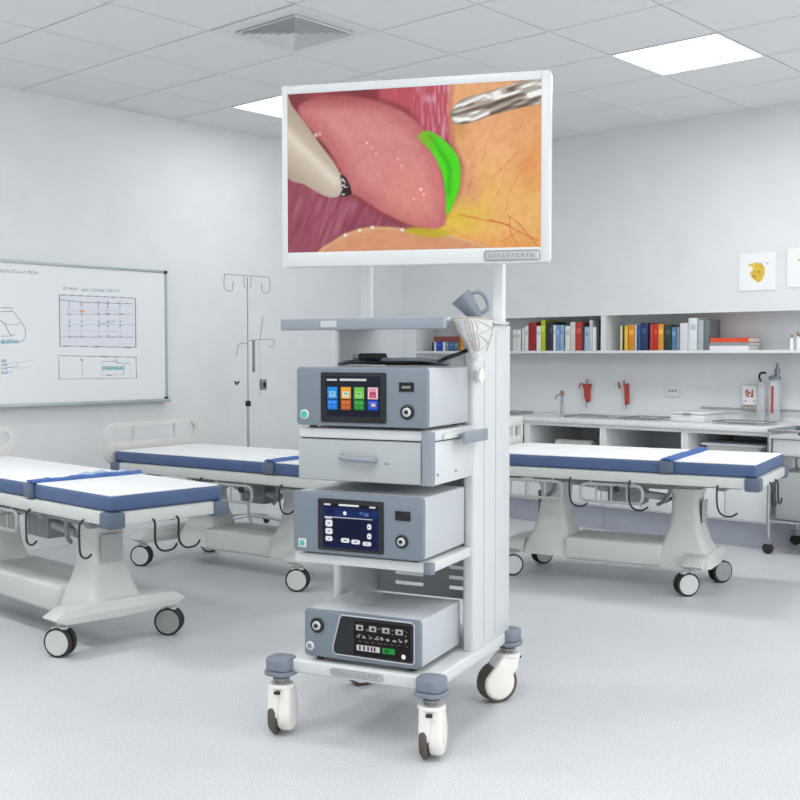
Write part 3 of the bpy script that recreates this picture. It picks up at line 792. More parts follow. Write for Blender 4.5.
    # cross bars with rounded drooping ends, and casters
    for k in (0, 1):
        (u0, v0), (u1, v1) = casters[2 * k], casters[2 * k + 1]
        um = (u0 + u1) / 2; pts = []
        a, b = min(v0, v1) - .055, max(v0, v1) + .055; n = 12
        top = []; bot = []
        for i in range(n + 1):
            x = a + (b - a) * i / n; q = abs(2 * i / n - 1)
            e = math.sqrt(max(0, 1 - max(0, (q - .86) / .14) ** 2))
            top.append((x, .200 - .012 * q ** 2 - .026 * (1 - e))); bot.append((x, .134 + .022 * (1 - e) - .008 * (1 - q)))
        MB().prism(top + bot[::-1], 1, um - .05, um + .05, .005, 2).build('crossbar', 'bedg', t)
        for j, (u, v) in enumerate((casters[2 * k], casters[2 * k + 1])):
            caster_bed(t, v, u, R(cry + (10 if j else 0)) - rz, .06, 'discd' if (j and k == 0) else 'disc')
    # hooks and cranks
    hooks = [(-.018, .19), (-.018, .62), (-.018, L * .62)]
    for x, y in hooks:
        MB().tube([(x + .022, y, zf + .01), (x, y, zf - .01), (x - .004, y - .005, zf - .09), (x - .012, y - .03, zf - .125), (x - .012, y - .07, zf - .13), (x - .008, y - .10, zf - .112)], .0045).build('side_hook', 'black', t)
    for x in (W * .35, W * .55):
        MB().tube([(x, .02, zf + .01), (x, -.012, zf - .0), (x, -.016, zf - .08), (x + .03, -.016, zf - .115), (x + .08, -.016, zf - .115), (x + .10, -.016, zf - .095)], .0045).build('end_hook', 'black', t)
    o = MB().cyl((W * .5, L - .10, zf - .03), (W * .5, L + .03, zf - .03), .008, n=10).build('crank', 'steel', t)
    MB().cyl((-.03, L * .45, zf - .03), (.03, L * .45, zf - .03), .009, n=10).build('adjust_rod', 'steel', t)
    MB().cyl((-.052, L * .45, zf - .03), (-.03, L * .45, zf - .03), .016, n=14, bev=.004).build('adjust_knob', 'dark', t)
    # headboard
    y0, y1 = L + .004, L + .034; zb = zm - .02; zz = zt + .158
    if head == 'loop':
        hb = MB()
        out = rrect(-.03, W + .03, zb, zz, .07, 6); inn = rrect(-.004, W + .004, zz - .108, zz - .024, .040, 6)
        n = len(out)
        for yy in (y0, y1): pass
        V = [[hb.bm.verts.new((p[0], yy, p[1])) for p in pl] for yy in (y0, y1) for pl in (out, inn)]
        oF, iF, oB, iB = V[0], V[1], V[2], V[3]
        for i in range(n):
            j = (i + 1) % n
            hb.bm.faces.new((oF[i], oF[j], iF[j], iF[i])); hb.bm.faces.new((oB[i], iB[i], iB[j], oB[j]))
            hb.bm.faces.new((oF[i], oB[i], oB[j], oF[j])); hb.bm.faces.new((iF[i], iF[j], iB[j], iB[i]))
        o = hb.build('headboard', 'bedh', t)
        for x in (W * .27, W * .76): MB().box(x - .005, x + .005, y0 + .008, y1 - .008, zz - .1075, zz - .0245, .002).build('loop_bar', 'bedh', o)
    else:
        hb = MB(); nh = 6; bw = W / nh
        hb.box(-.01, W + .01, y0, y1, zz - .06, zz, .012, 3); hb.box(-.01, W + .01, y0, y1, zb, zz - .115, .006)
        for i in range(nh + 1): hb.box(max(-.01, i * bw - .02), min(W + .01, i * bw + .02), y0 + .001, y1 - .001, zz - .12, zz - .055)
        hb.build('headboard', 'bedh', t)
    fb = MB()
    for a in (.04, W - .04): fb.box(a - .014, a + .014, L - .01, L + .003, zf, zm + .01)
    fb.build('headboard_bracket', 'metal2', t)
    return t
bed((2.35, 3.60), R(-2), 1.90, .55, .66, (.42, 1.34), [(.31, -.04), (.29, .46), (1.46, -.04), (1.46, .46)], .64,
    'near left examination bed with blue mattress and a crumpled pale blue cloth', cloth=True, beam_v=.21, cry=-62)
bed((3.785, 3.53), R(6.5), 1.92, .66, .65, (.78, 1.46), [(.57, .06), (.57, .60), (1.74, .06), (1.74, .60)], .72,
    'examination bed behind the cart on the left, its looped cream headboard near the whiteboard', cry=-58)
bed((4.95, 2.19), R(13), 1.50, .74, .68, (.42, 1.14), [(.37, .14), (.30, .56), (1.34, .20), (1.32, .60)], .44,
    'examination bed right of the cart in front of the cabinets', head='holes', cry=-36)

# bedside chair glimpsed left of the cart
t = empty('bedside_chair', (4.95, 5.02, 0), R(5), 'cream tubular-backed chair glimpsed just left of the cart, beyond the bed', 'chair')
W_ = .44
m = MB().tube([(0, 0, .42), (-.003, 0, .80), (.03, 0, .855), (.10, 0, .872), (W_ - .10, 0, .872), (W_ - .03, 0, .855), (W_ + .003, 0, .80), (W_, 0, .42)], .014, n=10)
m.build('back_frame', 'bedh', t)
MB().box(.02, W_ - .02, -.008, .008, .56, .74, .006).build('backrest', 'bedh', t)
MB().box(-.01, W_ + .01, -.40, .02, .43, .48, .015, 3).build('seat', 'dark', t)
for x in (.01, W_ - .01):
    for y in (-.38, 0): MB().cyl((x, y, 0), (x, y, .43), .013, n=12).build('leg', 'steel', t)
    a = MB().tube([(x, -.01, .64), (x, -.2, .66), (x, -.36, .64), (x, -.38, .45)], .011).build('armrest', 'dark', t)

# ---------------------------------------------------------------- the cart
TH = R(16.5); O = Vector((2.455, 2.079, 0))
bv = Vector((math.cos(TH), math.sin(TH), 0)); av = Vector((-math.sin(TH), math.cos(TH), 0))
def CP(b, a, z): return O + bv * b + av * a + Vector((0, 0, z))
cart = empty('medical_cart', CP(0, 0, 0), TH, 'white endoscopy equipment cart on four castors in the foreground', 'medical cart')
# base deck : X=b depth, Y=a leftwards
BT = .244
m = MB(); m.prism(rrect(0, .665, -.005, .520, .03), 2, BT - .042, BT, .008, 3); base = m.build('base', 'cart', cart)
m = MB(); m.prism(rrect(.06, .30, .05, .46, .01), 2, BT - .0002, BT + .0025, .001); m.build('deck_mat', 'cartg', base)
def badge(name, y0, y1, x, z0, z1, parent, n):
    bd = MB().prism(rrect(y0, y1, z0, z1, (z1 - z0) * .45, 5), 0, x - .003, x, .001).build(name, 'cartg', parent)
    r = MB(); r.tube([(x - .003, p[0], p[1]) for p in rrect(y0, y1, z0, z1, (z1 - z0) * .45, 4)], .0009, n=6, smooth=False, closed=True); r.build('badge_rim', 'metal2', bd)
    g = MB(); y = y1 - (z1 - z0) * .55; hh = (z1 - z0) * .42; zc = (z0 + z1) / 2; step = (y1 - y0 - (z1 - z0)) / n
    rn = random.Random(n)
    for k in range(n):
        w_ = step * .55
        g.box(x - .0036, x - .003, y - w_ * .28, y, zc - hh / 2, zc + hh / 2)
        if rn.random() < .7: g.box(x - .0036, x - .003, y - w_, y, zc + hh * (.5 - .3), zc + hh * .5)
        if rn.random() < .7: g.box(x - .0036, x - .003, y - w_, y, zc - hh * .5, zc - hh * .25)
        y -= step
    g.build('lettering', 'metal2', bd)
badge('name_badge', .165, .345, -.0005, BT - .031, BT - .010, base, 16)
# bumpers + casters
def bumper(b, a, rz):
    Mx = Matrix.Translation((b, a, 0)) @ Matrix.Rotation(rz, 4, 'Z')
    m = MB(); m.prism(rrect(-.043, .043, -.043, .043, .03), 2, BT - .036, BT + .004, .006, 3, mtx=Mx)
    m.prism(rrect(-.050, .050, -.050, .050, .04), 2, BT - .050, BT - .036, .004, 2, mtx=Mx)
    m.build('bumper', 'blueg', cart)
def caster(b, a, rz, trail, side):
    """side: +1 / -1, which flank leaves the wheel open low down"""
    Mx = Matrix.Translation((b, a, 0)) @ Matrix.Rotation(rz, 4, 'Z')
    P = lambda x, y, z: Mx @ Vector((x, y, z))
    r = .066
    m = MB(); m.cyl(P(0, 0, .165), P(0, 0, BT - .050), .018, n=16); m.cyl(P(0, 0, .176), P(0, 0, .183), .027, n=20)
    st = m.build('caster', 'metal2', cart)
    def disc(r_, dx=0., dz=0.):
        pts = [(-.036, .160), (.036, .160)]
        for k in range(19):
            a_ = R(22 - 224 * k / 18); pts.append((trail + dx + r_ * math.cos(a_), r + dz + r_ * math.sin(a_)))
        return pts
    y0, y1 = sorted((side * -.038, side * .007))
    m = MB(); m.prism(disc(.059, .003, .003), 1, y0, y1, .014, 4, mtx=Mx)
    m.prism([(-.036, .160), (.036, .160), (trail + .056, .085), (trail + .050, .062), (trail + .0, .066), (trail - .052, .062), (-.048, .10)], 1, *sorted((side * -.002, side * .034)), .010, 3, mtx=Mx)
    m.cyl(P(0, 0, .150), P(0, 0, .166), .043, n=32, bev=.005)
    m.build('caster_hood', 'hood', st)
    m = MB().cyl(P(trail, -.030, r), P(trail, .030, r), r, n=40, bev=.010) if False else MB().cyl(P(trail, side * .0075, r), P(trail, side * .031, r), r, n=40, bev=.007)
    if trail > .03: m.cyl(P(trail - .002, side * -.026, r), P(trail - .002, side * .0045, r), .0655, n=40)
    m.build('wheel', 'tyre', st)
    m = MB().cyl(P(trail, side * .029, r), P(trail, side * .032, r), r * .72, n=30); m.build('wheel_disc', 'metal2', st)
    MB().box(-.052, -.040, -.010, .010, .140, .150, .003, mtx=Mx).build('brake_pedal', 'dark', st)
for (b, a, rz, cr, tl, sd) in ((.004, .006, 0, R(14), .012, 1), (.0, .524, 0, R(14), .012, 1), (.645, .0, 0, R(142), .045, -1), (.62, .512, 0, R(142), .05, -1)):
    bumper(b, a, rz); caster(b, a, cr, tl, sd)
# columns, posts, rear panel
for a0, a1 in ((-.004, .038), (.484, .515)):
    m = MB(); m.prism(rrect(.318, .655, a0, a1, .012, 4), 2, BT, 1.300, .003, 2); c = m.build('column', 'cart', cart)
    g = MB()
    yy = a0 - .0008 if a0 < .1 else a1
    g.box(.40, .404, yy, yy + .0008, BT + .02, 1.28); g.box(.505, .509, yy, yy + .0008, BT + .02, 1.28); g.build('groove', 'cartg', c)
    ac = .008 if a0 < .1 else .510
    m = MB(); m.prism(rrect(.555, .583, ac - .021, ac + .021, .008, 3), 2, 1.300, 1.95, .002); m.build('monitor_post', 'white', cart)
p = MB(); z0, z1 = .345, .97
# slotted sheet: solid strips around rows of slots
ys = [(.040, .085), (.225, .275), (.425, .483)]
p.box(.605, .610, .040, .483, .60, z1)
rows = [.375 + .036 * k for k in range(6)]
zlist = [z0] + rows
p.box(.605, .610, .040, .483, z0, rows[0])
for k, zr in enumerate(rows):
    zn = rows[k + 1] if k < 5 else .60
    p.box(.605, .610, .040, .483, zr + .013, zn)
    for a0, a1 in ((.040, .095), (.205, .305), (.415, .483)): p.box(.605, .610, a0, a1, zr, zr + .013)
p.build('rear_panel', 'panelg', cart, smooth=False)
# mid shelf
m = MB(); m.prism(rrect(-.004, .317, .004, .474, .012, 3), 2, .556, .586, .004, 2); sf = m.build('shelf', 'cart', cart)
m = MB(); m.prism(rrect(-.008, .018, -.001, .030, .008, 3), 2, .552, .5865, .003, 2); m.build('corner_guard', 'blueg', sf)
MB().box(.3175, .604, .041, .482, .565, .58).build('shelf_bracket', 'cartg', cart)
# drawer unit
d = MB(); d.box(.004, .317, 0, .454, .815, .943, .003); d.build('drawer_cabinet', 'cart', cart)
d = MB(); d.prism(rrect(-.004, .317, -.002, .456, .01, 3), 2, .946, .976, .004, 2); d.build('drawer_top', 'cart', cart)
MB().box(.006, .314, .003, .451, .9432, .9458).build('top_seam', 'black', cart)
dr = MB().box(-.010, .0035, .036, .452, .818, .941, .003).build('drawer', 'cartg', cart)
MB().prism([(.0, .032), (-.012, .032), (-.015, .026), (-.015, .004), (-.010, -.004), (.004, -.004), (.004, .032)], 2, .815, .975, .002, 1).build('corner_strip', 'handle', cart)
h = MB(); h.tube([(-.012, .300, .893), (-.028, .290, .890), (-.032, .245, .888), (-.028, .195, .886), (-.012, .183, .884)], .0085, n=10); h.build('handle', 'handle', dr)
MB().tube([(-.010, .155, .876), (-.010, .14, .876)], .0022).build('drawer_lock', 'metal2', dr)
# side push handle
h = MB(); h.box(.06, .30, -.012, -.003, .948, .964, .003); hp = h.build('side_handle_bracket', 'cart', cart)
h = MB(); h.prism(rrect(.14, .33, -.046, -.034, .005, 3), 2, .930, .968, .004, 2); h.box(.16, .19, -.034, -.012, .948, .960, .003); h.build('side_handle', 'handle', hp)
m = MB()
for b in (.03, .17): m.cyl((b, -.003, .845), (b, .0, .845), .004, n=10)
m.build('screw', 'metal2', cart)
# top tray
t_ = MB(); t_.prism(rrect(.0, .60, -.020, .500, .01, 3), 2, 1.302, 1.312, .003, 2); tr = t_.build('top_tray', 'cart', cart)
l = MB(); l.prism(rrect(-.022, .002, -.045, .512, .010, 4), 2, 1.276, 1.311, .004, 3); l.build('tray_handle', 'handle', tr)
l = MB(); l.prism(rrect(-.0235, -.0225, .31, .365, .0004, 2), 2, 1.284, 1.304); l.build('grip_inlay', 'devside', tr)
l = MB(); l.box(.002, .60, .485, .499, 1.283, 1.3015, .003); l.build('tray_rim', 'cartg', tr)
# cable hook on the column
m = MB().lathe([(.006, 0), (.006, .018), (.024, .020), (.024, .027), (.012, .031)], 18, mtx=Matrix.Translation((.318, -.002, 1.135)) @ Matrix.Rotation(R(90), 4, 'X'))
m.build('cable_hook', 'hood', cart)

# ---------------------------------------------------------------- consoles
def console(name, b, a0, a1, z0, z1, D, label, foot=.008, cat='console'):
    t = empty(name, CP(b, a0, z0), TH, label, cat); W = a1 - a0; Hh = z1 - z0
    m = MB().box(.016, D, .004, W - .004, foot, Hh, .006, 2).build('case', 'devside', t)
    m = MB(); m.prism(rrect(0, W, foot - .001, Hh + .001, .012, 4), 0, -.004, .0165, .005, 2); m.build('front_panel', 'device', t)
    for x in (.03, D - .04):
        for y in (.04, W - .04): MB().cyl((x, y, 0), (x, y, foot + .001), .012, n=12).build('foot', 'black', t)
    return t, W, Hh
def img_grid(h, w, col): 
    Y, X = np.mgrid[0:h, 0:w].astype(float); return X, Y, np.zeros((h, w, 3)) + np.array(col, float)
def rect(img, X, Y, x0, y0, x1, y1, c, a=1.): return mixc(img, ((X >= x0) & (X < x1) & (Y >= y0) & (Y < y1)) * a, c)
def screen_panel(t, y0, y1, z0, z1, img, ins):
    m = MB(); m.prism(rrect(y0, y1, z0, z1, .005, 3), 0, -.0085, -.0035, .002, 2); o = m.build('touchscreen', 'black', t)
    ya, yb = y0 + ins[0], y1 - ins[1]; za, zb = z0 + ins[2], z1 - ins[3]
    paint_obj('display', img, lambda u, v: (-.0090, yb + (ya - yb) * u, za + (zb - za) * v), 'screen', o)
def knob(t, y, z, r, ring=True):
    k = MB().lathe([(r * 1.25, 0), (r * 1.25, .004), (r * 1.1, .006)], 26, mtx=Matrix.Translation((-.004, y, z)) @ Matrix.Rotation(R(-90), 4, 'Y')).build('socket', 'black', t)
    MB().lathe([(r * .75, .006), (r * .72, .010), (r * .5, .012), (r * .45, .008)], 24, mtx=Matrix.Translation((-.004, y, z)) @ Matrix.Rotation(R(-90), 4, 'Y')).build('socket_ring', 'disc', k)
    MB().lathe([(r * .3, .008), (r * .28, .014)], 14, mtx=Matrix.Translation((-.004, y, z)) @ Matrix.Rotation(R(-90), 4, 'Y')).build('socket_pin', 'black', k)

# top console (colour tiles)
t, W, Hh = console('video_processor', -.018, .010, .452, .978, 1.163, .33, 'top console with four coloured tiles on its touchscreen, on the drawer unit')
X, Y, im = img_grid(110, 150, (24, 30, 44))
im = rect(im, X, Y, 4, 8, 32, 13, (200, 205, 210)); im = rect(im, X, Y, 40, 7, 112, 13, (205, 208, 212)); im = rect(im, X, Y, 8, 95, 150, 110, (16, 22, 38))
cols = [((40, 140, 215), (150, 200, 235), (30, 110, 200)), ((230, 160, 60), (190, 225, 215), (170, 80, 30)), ((110, 190, 80), (150, 215, 120), (30, 130, 40)), ((225, 190, 205), (190, 60, 90), (30, 70, 180))]
for k, (c0, c1, c2) in enumerate(cols):
    x = 6 + k * 36.5
    im = rect(im, X, Y, x, 30, x + 27, 62, c0); im = rect(im, X, Y, x + 5, 42, x + 22, 58, c1); im = rect(im, X, Y, x + 9, 46, x + 18, 49, (60, 80, 110)); im = rect(im, X, Y, x + 9, 52, x + 18, 54, c0)
    im = rect(im, X, Y, x, 65, x + 27, 92, c2)
    for q in range(2):
        im = rect(im, X, Y, x + 2 + (q * 12), 68, x + 12 + q * 12, 76, tuple(min(255, c + 40) for c in c2)); im = rect(im, X, Y, x + 2 + q * 12, 80, x + 12 + q * 12, 88, tuple(min(255, c + 22) for c in c2))
    if k == 3:
        for q in range(5): im = rect(im, X, Y, x + 4 + q * 4, 33, x + 6 + q * 4, 60, (205, 70, 100), .8)
        im = rect(im, X, Y, x + 9, 74, x + 20, 82, (235, 190, 150))
screen_panel(t, W - .365 + .0, W - .093, .020, .168, im, (.022, .022, .022, .012)) if False else screen_panel(t, .132, .354, .018, .170, im, (.018, .018, .020, .012))
b_ = MB().box(-.008, -.0035, .042, .090, .114, .142, .002).build('usb_port', 'black2', t); MB().box(-.0088, -.0080, .052, .080, .124, .131).build('port_tongue', 'metal2', b_)
knob(t, .063, .054, .018)
k = MB().lathe([(.0155, 0), (.0155, .004), (.0125, .006)], 22, mtx=Matrix.Translation((-.004, .412, .040)) @ Matrix.Rotation(R(-90), 4, 'Y')).build('power_button', 'disc', t)
MB().lathe([(.012, .005), (.011, .0075)], 20, mtx=Matrix.Translation((-.004, .412, .040)) @ Matrix.Rotation(R(-90), 4, 'Y')).build('power_lens', 'lens', k)

# middle console (blue display)
t, W, Hh = console('light_source', -.020, .022, .464, .5868, .780, .33, 'middle console with a dark blue display, on the mid shelf')
X, Y, im = img_grid(110, 150, (8, 20, 62))
n = vnoise(X, Y, 20); im = mixc(im, ((Y > 8) & (Y < 32)) * n * .6, (30, 70, 140)); im = rect(im, X, Y, 0, 0, 150, 8, (14, 16, 30))
im = rect(im, X, Y, 4, 1, 22, 5, (215, 218, 222)); im = rect(im, X, Y, 44, 0, 98, 5, (225, 228, 230)); im = rect(im, X, Y, 126, 2, 142, 6, (215, 218, 222))
im = mixc(im, (np.hypot(X - 60, Y - 22) < 5) * 1., (240, 242, 244)); im = rect(im, X, Y, 100, 16, 110, 24, (60, 90, 160)); im = rect(im, X, Y, 112, 18, 124, 27, (70, 100, 170))
im = rect(im, X, Y, 6, 33, 134, 34.6, (190, 198, 210)); im = rect(im, X, Y, 28, 36, 118, 88, (6, 14, 48)); im = rect(im, X, Y, 6, 33, 26, 38, (210, 214, 218))
for (x0, y0, x1, y1) in ((8, 41, 26, 57), (8, 62, 26, 76), (8, 82, 26, 93), (120, 45, 130, 58), (120, 68, 130, 81), (50, 84, 72, 94), (78, 86, 100, 96), (108, 89, 130, 98)):
    rm = np.clip(1 - np.maximum(np.abs(X - (x0 + x1) / 2) - (x1 - x0) / 2 + 2.5, 0) ** 2 / 9 - np.maximum(np.abs(Y - (y0 + y1) / 2) - (y1 - y0) / 2 + 2.5, 0) ** 2 / 9, 0, 1) * ((X > x0 - 1) & (X < x1 + 1) & (Y > y0 - 1) & (Y < y1 + 1))
    im = mixc(im, (rm > .3) * 1., (226, 228, 230)); im = rect(im, X, Y, x0 + (x1 - x0) * .3, y0 + (y1 - y0) * .4, x0 + (x1 - x0) * .7, y0 + (y1 - y0) * .62, (90, 100, 120))
screen_panel(t, .128, .352, .018, .176, im, (.016, .018, .010, .014))
MB().box(-.008, -.0035, .040, .090, .124, .152, .002).build('usb_port', 'black2', t)
knob(t, .068, .062, .0165)
k = MB().box(-.007, -.0035, .394, .422, .020, .048, .003).build('power_button', 'disc', t); MB().box(-.0085, -.007, .400, .416, .026, .042, .001).build('power_lens', 'lens', k)

# lower console (black control window)
t, W, Hh = console('insufflator', .018, .048, .448, BT + .002, .405, .32, 'lowest console with a slanted black control window, on the cart base', foot=.014)
m = MB(); m.prism([(.022, .036), (.022, .144), (.030, .150), (.262, .150), (.268, .144), (.292, .055), (.292, .038), (.286, .032), (.028, .030)], 0, -.0075, -.0035, .002, 2); o = m.build('control_window', 'black', t)
r = MB().tube([(-.0055, y, z) for y, z in [(.019, .034), (.019, .146), (.029, .153), (.264, .153), (.272, .146), (.296, .056), (.296, .038), (.288, .029), (.027, .027)]], .0022, n=6, smooth=False, closed=True); r.build('window_trim', 'devside', o)
X, Y, im = img_grid(100, 190, (20, 16, 18)); rn = random.Random(5)
def glyph(x0, y0, x1, y1, c=(190, 190, 188), n_=7):
    global im
    for _ in range(n_):
        xa = rn.uniform(x0, x1 - 5); ya = rn.uniform(y0, y1 - 3); im = rect(im, X, Y, xa, ya, xa + rn.uniform(3, 9), ya + rn.uniform(1.5, 4), c)
for k in range(4):
    x = 8 + k * 44; im = rect(im, X, Y, x, 12, x + 24, 28, (168, 170, 168)); im = rect(im, X, Y, x + 8, 17, x + 18, 25, (30, 28, 30)); glyph(x + 28, 12, x + 40, 30, (110, 105, 100), 3)
for k in range(9): glyph(8 + k * 20, 38, 22 + k * 20, 50, (165, 165, 160), 5)
for k in range(8): glyph(10 + k * 22, 56, 26 + k * 22, 62, (90, 80, 70), 2)
im = rect(im, X, Y, 10, 70, 88, 86, (196, 196, 196))
for x in (18, 32, 46, 58, 68): im = rect(im, X, Y, x, 72, x + 6, 84, (40, 36, 40))
im = rect(im, X, Y, 96, 70, 138, 86, (30, 140, 60)); im = rect(im, X, Y, 104, 74, 118, 82, (12, 80, 30)); im = mixc(im, (np.hypot(X - 166, Y - 88) < 7) * 1., (236, 238, 240))
paint_obj('display', im, lambda u, v: (-.0080, .222 - .192 * u, .036 + .106 * v), 'screen', o)
knob(t, .352, .112, .019)
k = MB().lathe([(.014, 0), (.014, .003), (.011, .005)], 20, mtx=Matrix.Translation((-.004, .378, .045)) @ Matrix.Rotation(R(-90), 4, 'Y')).build('power_button', 'disc', t)
MB().lathe([(.008, .005), (.007, .0065)], 18, mtx=Matrix.Translation((-.004, .378, .045)) @ Matrix.Rotation(R(-90), 4, 'Y')).build('power_lens', 'cup', k)

# ---------------------------------------------------------------- camera cable, basket and holder
def cpt(b, a, z): return tuple(CP(b, a, z))
tag(MB().tube([cpt(.16, .40, 1.172), cpt(.10, .33, 1.178), cpt(.12, .24, 1.176), cpt(.22, .17, 1.175), cpt(.20, .08, 1.178), cpt(.14, .02, 1.19), cpt(.17, -.015, 1.205), cpt(.20, -.045, 1.225), cpt(.205, -.055, 1.235)], .0065, n=8).build('camera_cable', 'black'),
    'black camera cable running over the top console up to the basket', 'cable')
tag(MB().tube([cpt(.22, .42, 1.171), cpt(.17, .30, 1.187), cpt(.10, .20, 1.186), cpt(.13, .10, 1.186), cpt(.23, .05, 1.172), cpt(.27, .15, 1.171), cpt(.25, .28, 1.171)], .0055, n=8).build('light_cable', 'cup'),
    'grey light guide cable coiled on top of the upper console', 'cable')
t = empty('endoscope_camera', CP(.12, .26, 1.190), TH + R(80), 'small black endoscope camera lying with its cable on the upper console', 'camera')
MB().cyl((-.05, 0, .004), (.05, 0, .004), .012, n=14, bev=.003).build('grip', 'black', t); MB().cyl((.05, 0, .004), (.075, 0, .004), .009, n=14).build('lens_mount', 'steel', t)
t = empty('cable_basket', CP(.175, -.062, 1.182), TH, 'white wire-patterned plastic basket hung at the cart right side', 'basket')
m = MB()
prof = [(0, .030, .010), (.04, .045, .020), (.09, .085, .032), (.125, .098, .036), (.128, .094, .033), (.09, .081, .028), (.045, .041, .016), (.006, .026, .006)]
m.loft([[(x + .03 - .045 * (z / .125), y, z) for x, y in rrect(-hx_, hx_, -hy_, hy_, min(hx_, hy_) * .8, 4)] for z, hx_, hy_ in prof])
m.build('shell', 'bag', t)
m = MB(); rn = random.Random(9)
m.tube([(x - .015, y, .128) for x, y in rrect(-.098, .098, -.036, .036, .03, 4)], .0028, n=6, smooth=False, closed=True)
def shell_pt(i, z, n=18):
    zs = [(0, .030, .010), (.04, .045, .020), (.09, .085, .032), (.125, .098, .036)]
    for (z0_, a0_, b0_), (z1_, a1_, b1_) in zip(zs, zs[1:]):
        if z0_ <= z <= z1_:
            f = (z - z0_) / (z1_ - z0_); a_ = a0_ + (a1_ - a0_) * f; b_ = b0_ + (b1_ - b0_) * f; break
    rr_ = rrect(-a_ - .001, a_ + .001, -b_ - .001, b_ + .001, min(a_, b_) * .8, 4); p_ = rr_[int(i / n * len(rr_)) % len(rr_)]
    return (p_[0] + .03 - .045 * (z / .125), p_[1], z)
for k in range(18):
    m.tube([shell_pt(k + (.6 if q % 2 else 0), z) for q, z in enumerate((.12, .10, .08, .055, .03))], .0011, n=5, smooth=False)
m.build('rim_wire', mat('wire_taupe', (176, 164, 152), .5), t)
t = empty('scope_holder', CP(.19, -.060, 1.305), TH, 'blue-grey tilted cup holder with a handle loop above the basket', 'holder')
_l = Vector((math.cos(R(115.5)), math.sin(R(115.5)), 0)); _c = Vector((-math.cos(R(25.5)), -math.sin(R(25.5)), 0))
_z = (_l * .62 + Vector((0, 0, .78)) - _c * .02).normalized(); _x = (-_l * .78 + Vector((0, 0, .62))).normalized(); _y = _z.cross(_x)
Mx = Matrix.Translation((.0, 0, .012)) @ Matrix((_x, _y, _z)).transposed().to_4x4()
m = MB().lathe([(.015, -.008), (.020, .0), (.034, .074), (.036, .077), (.033, .079), (.030, .073), (.015, .006)], 26, mtx=Mx); o = m.build('cup', 'cup', t)
pts = [Mx @ Vector(p) for p in ((.031, 0, .066), (.052, 0, .055), (.057, 0, .028), (.044, 0, .0), (.020, 0, -.002))]
MB().tube(pts, .006).build('handle', 'cup', o)
MB().cyl((.0, 0, -.09), (.0, 0, .005), .008, n=10).build('stem', 'white', t)

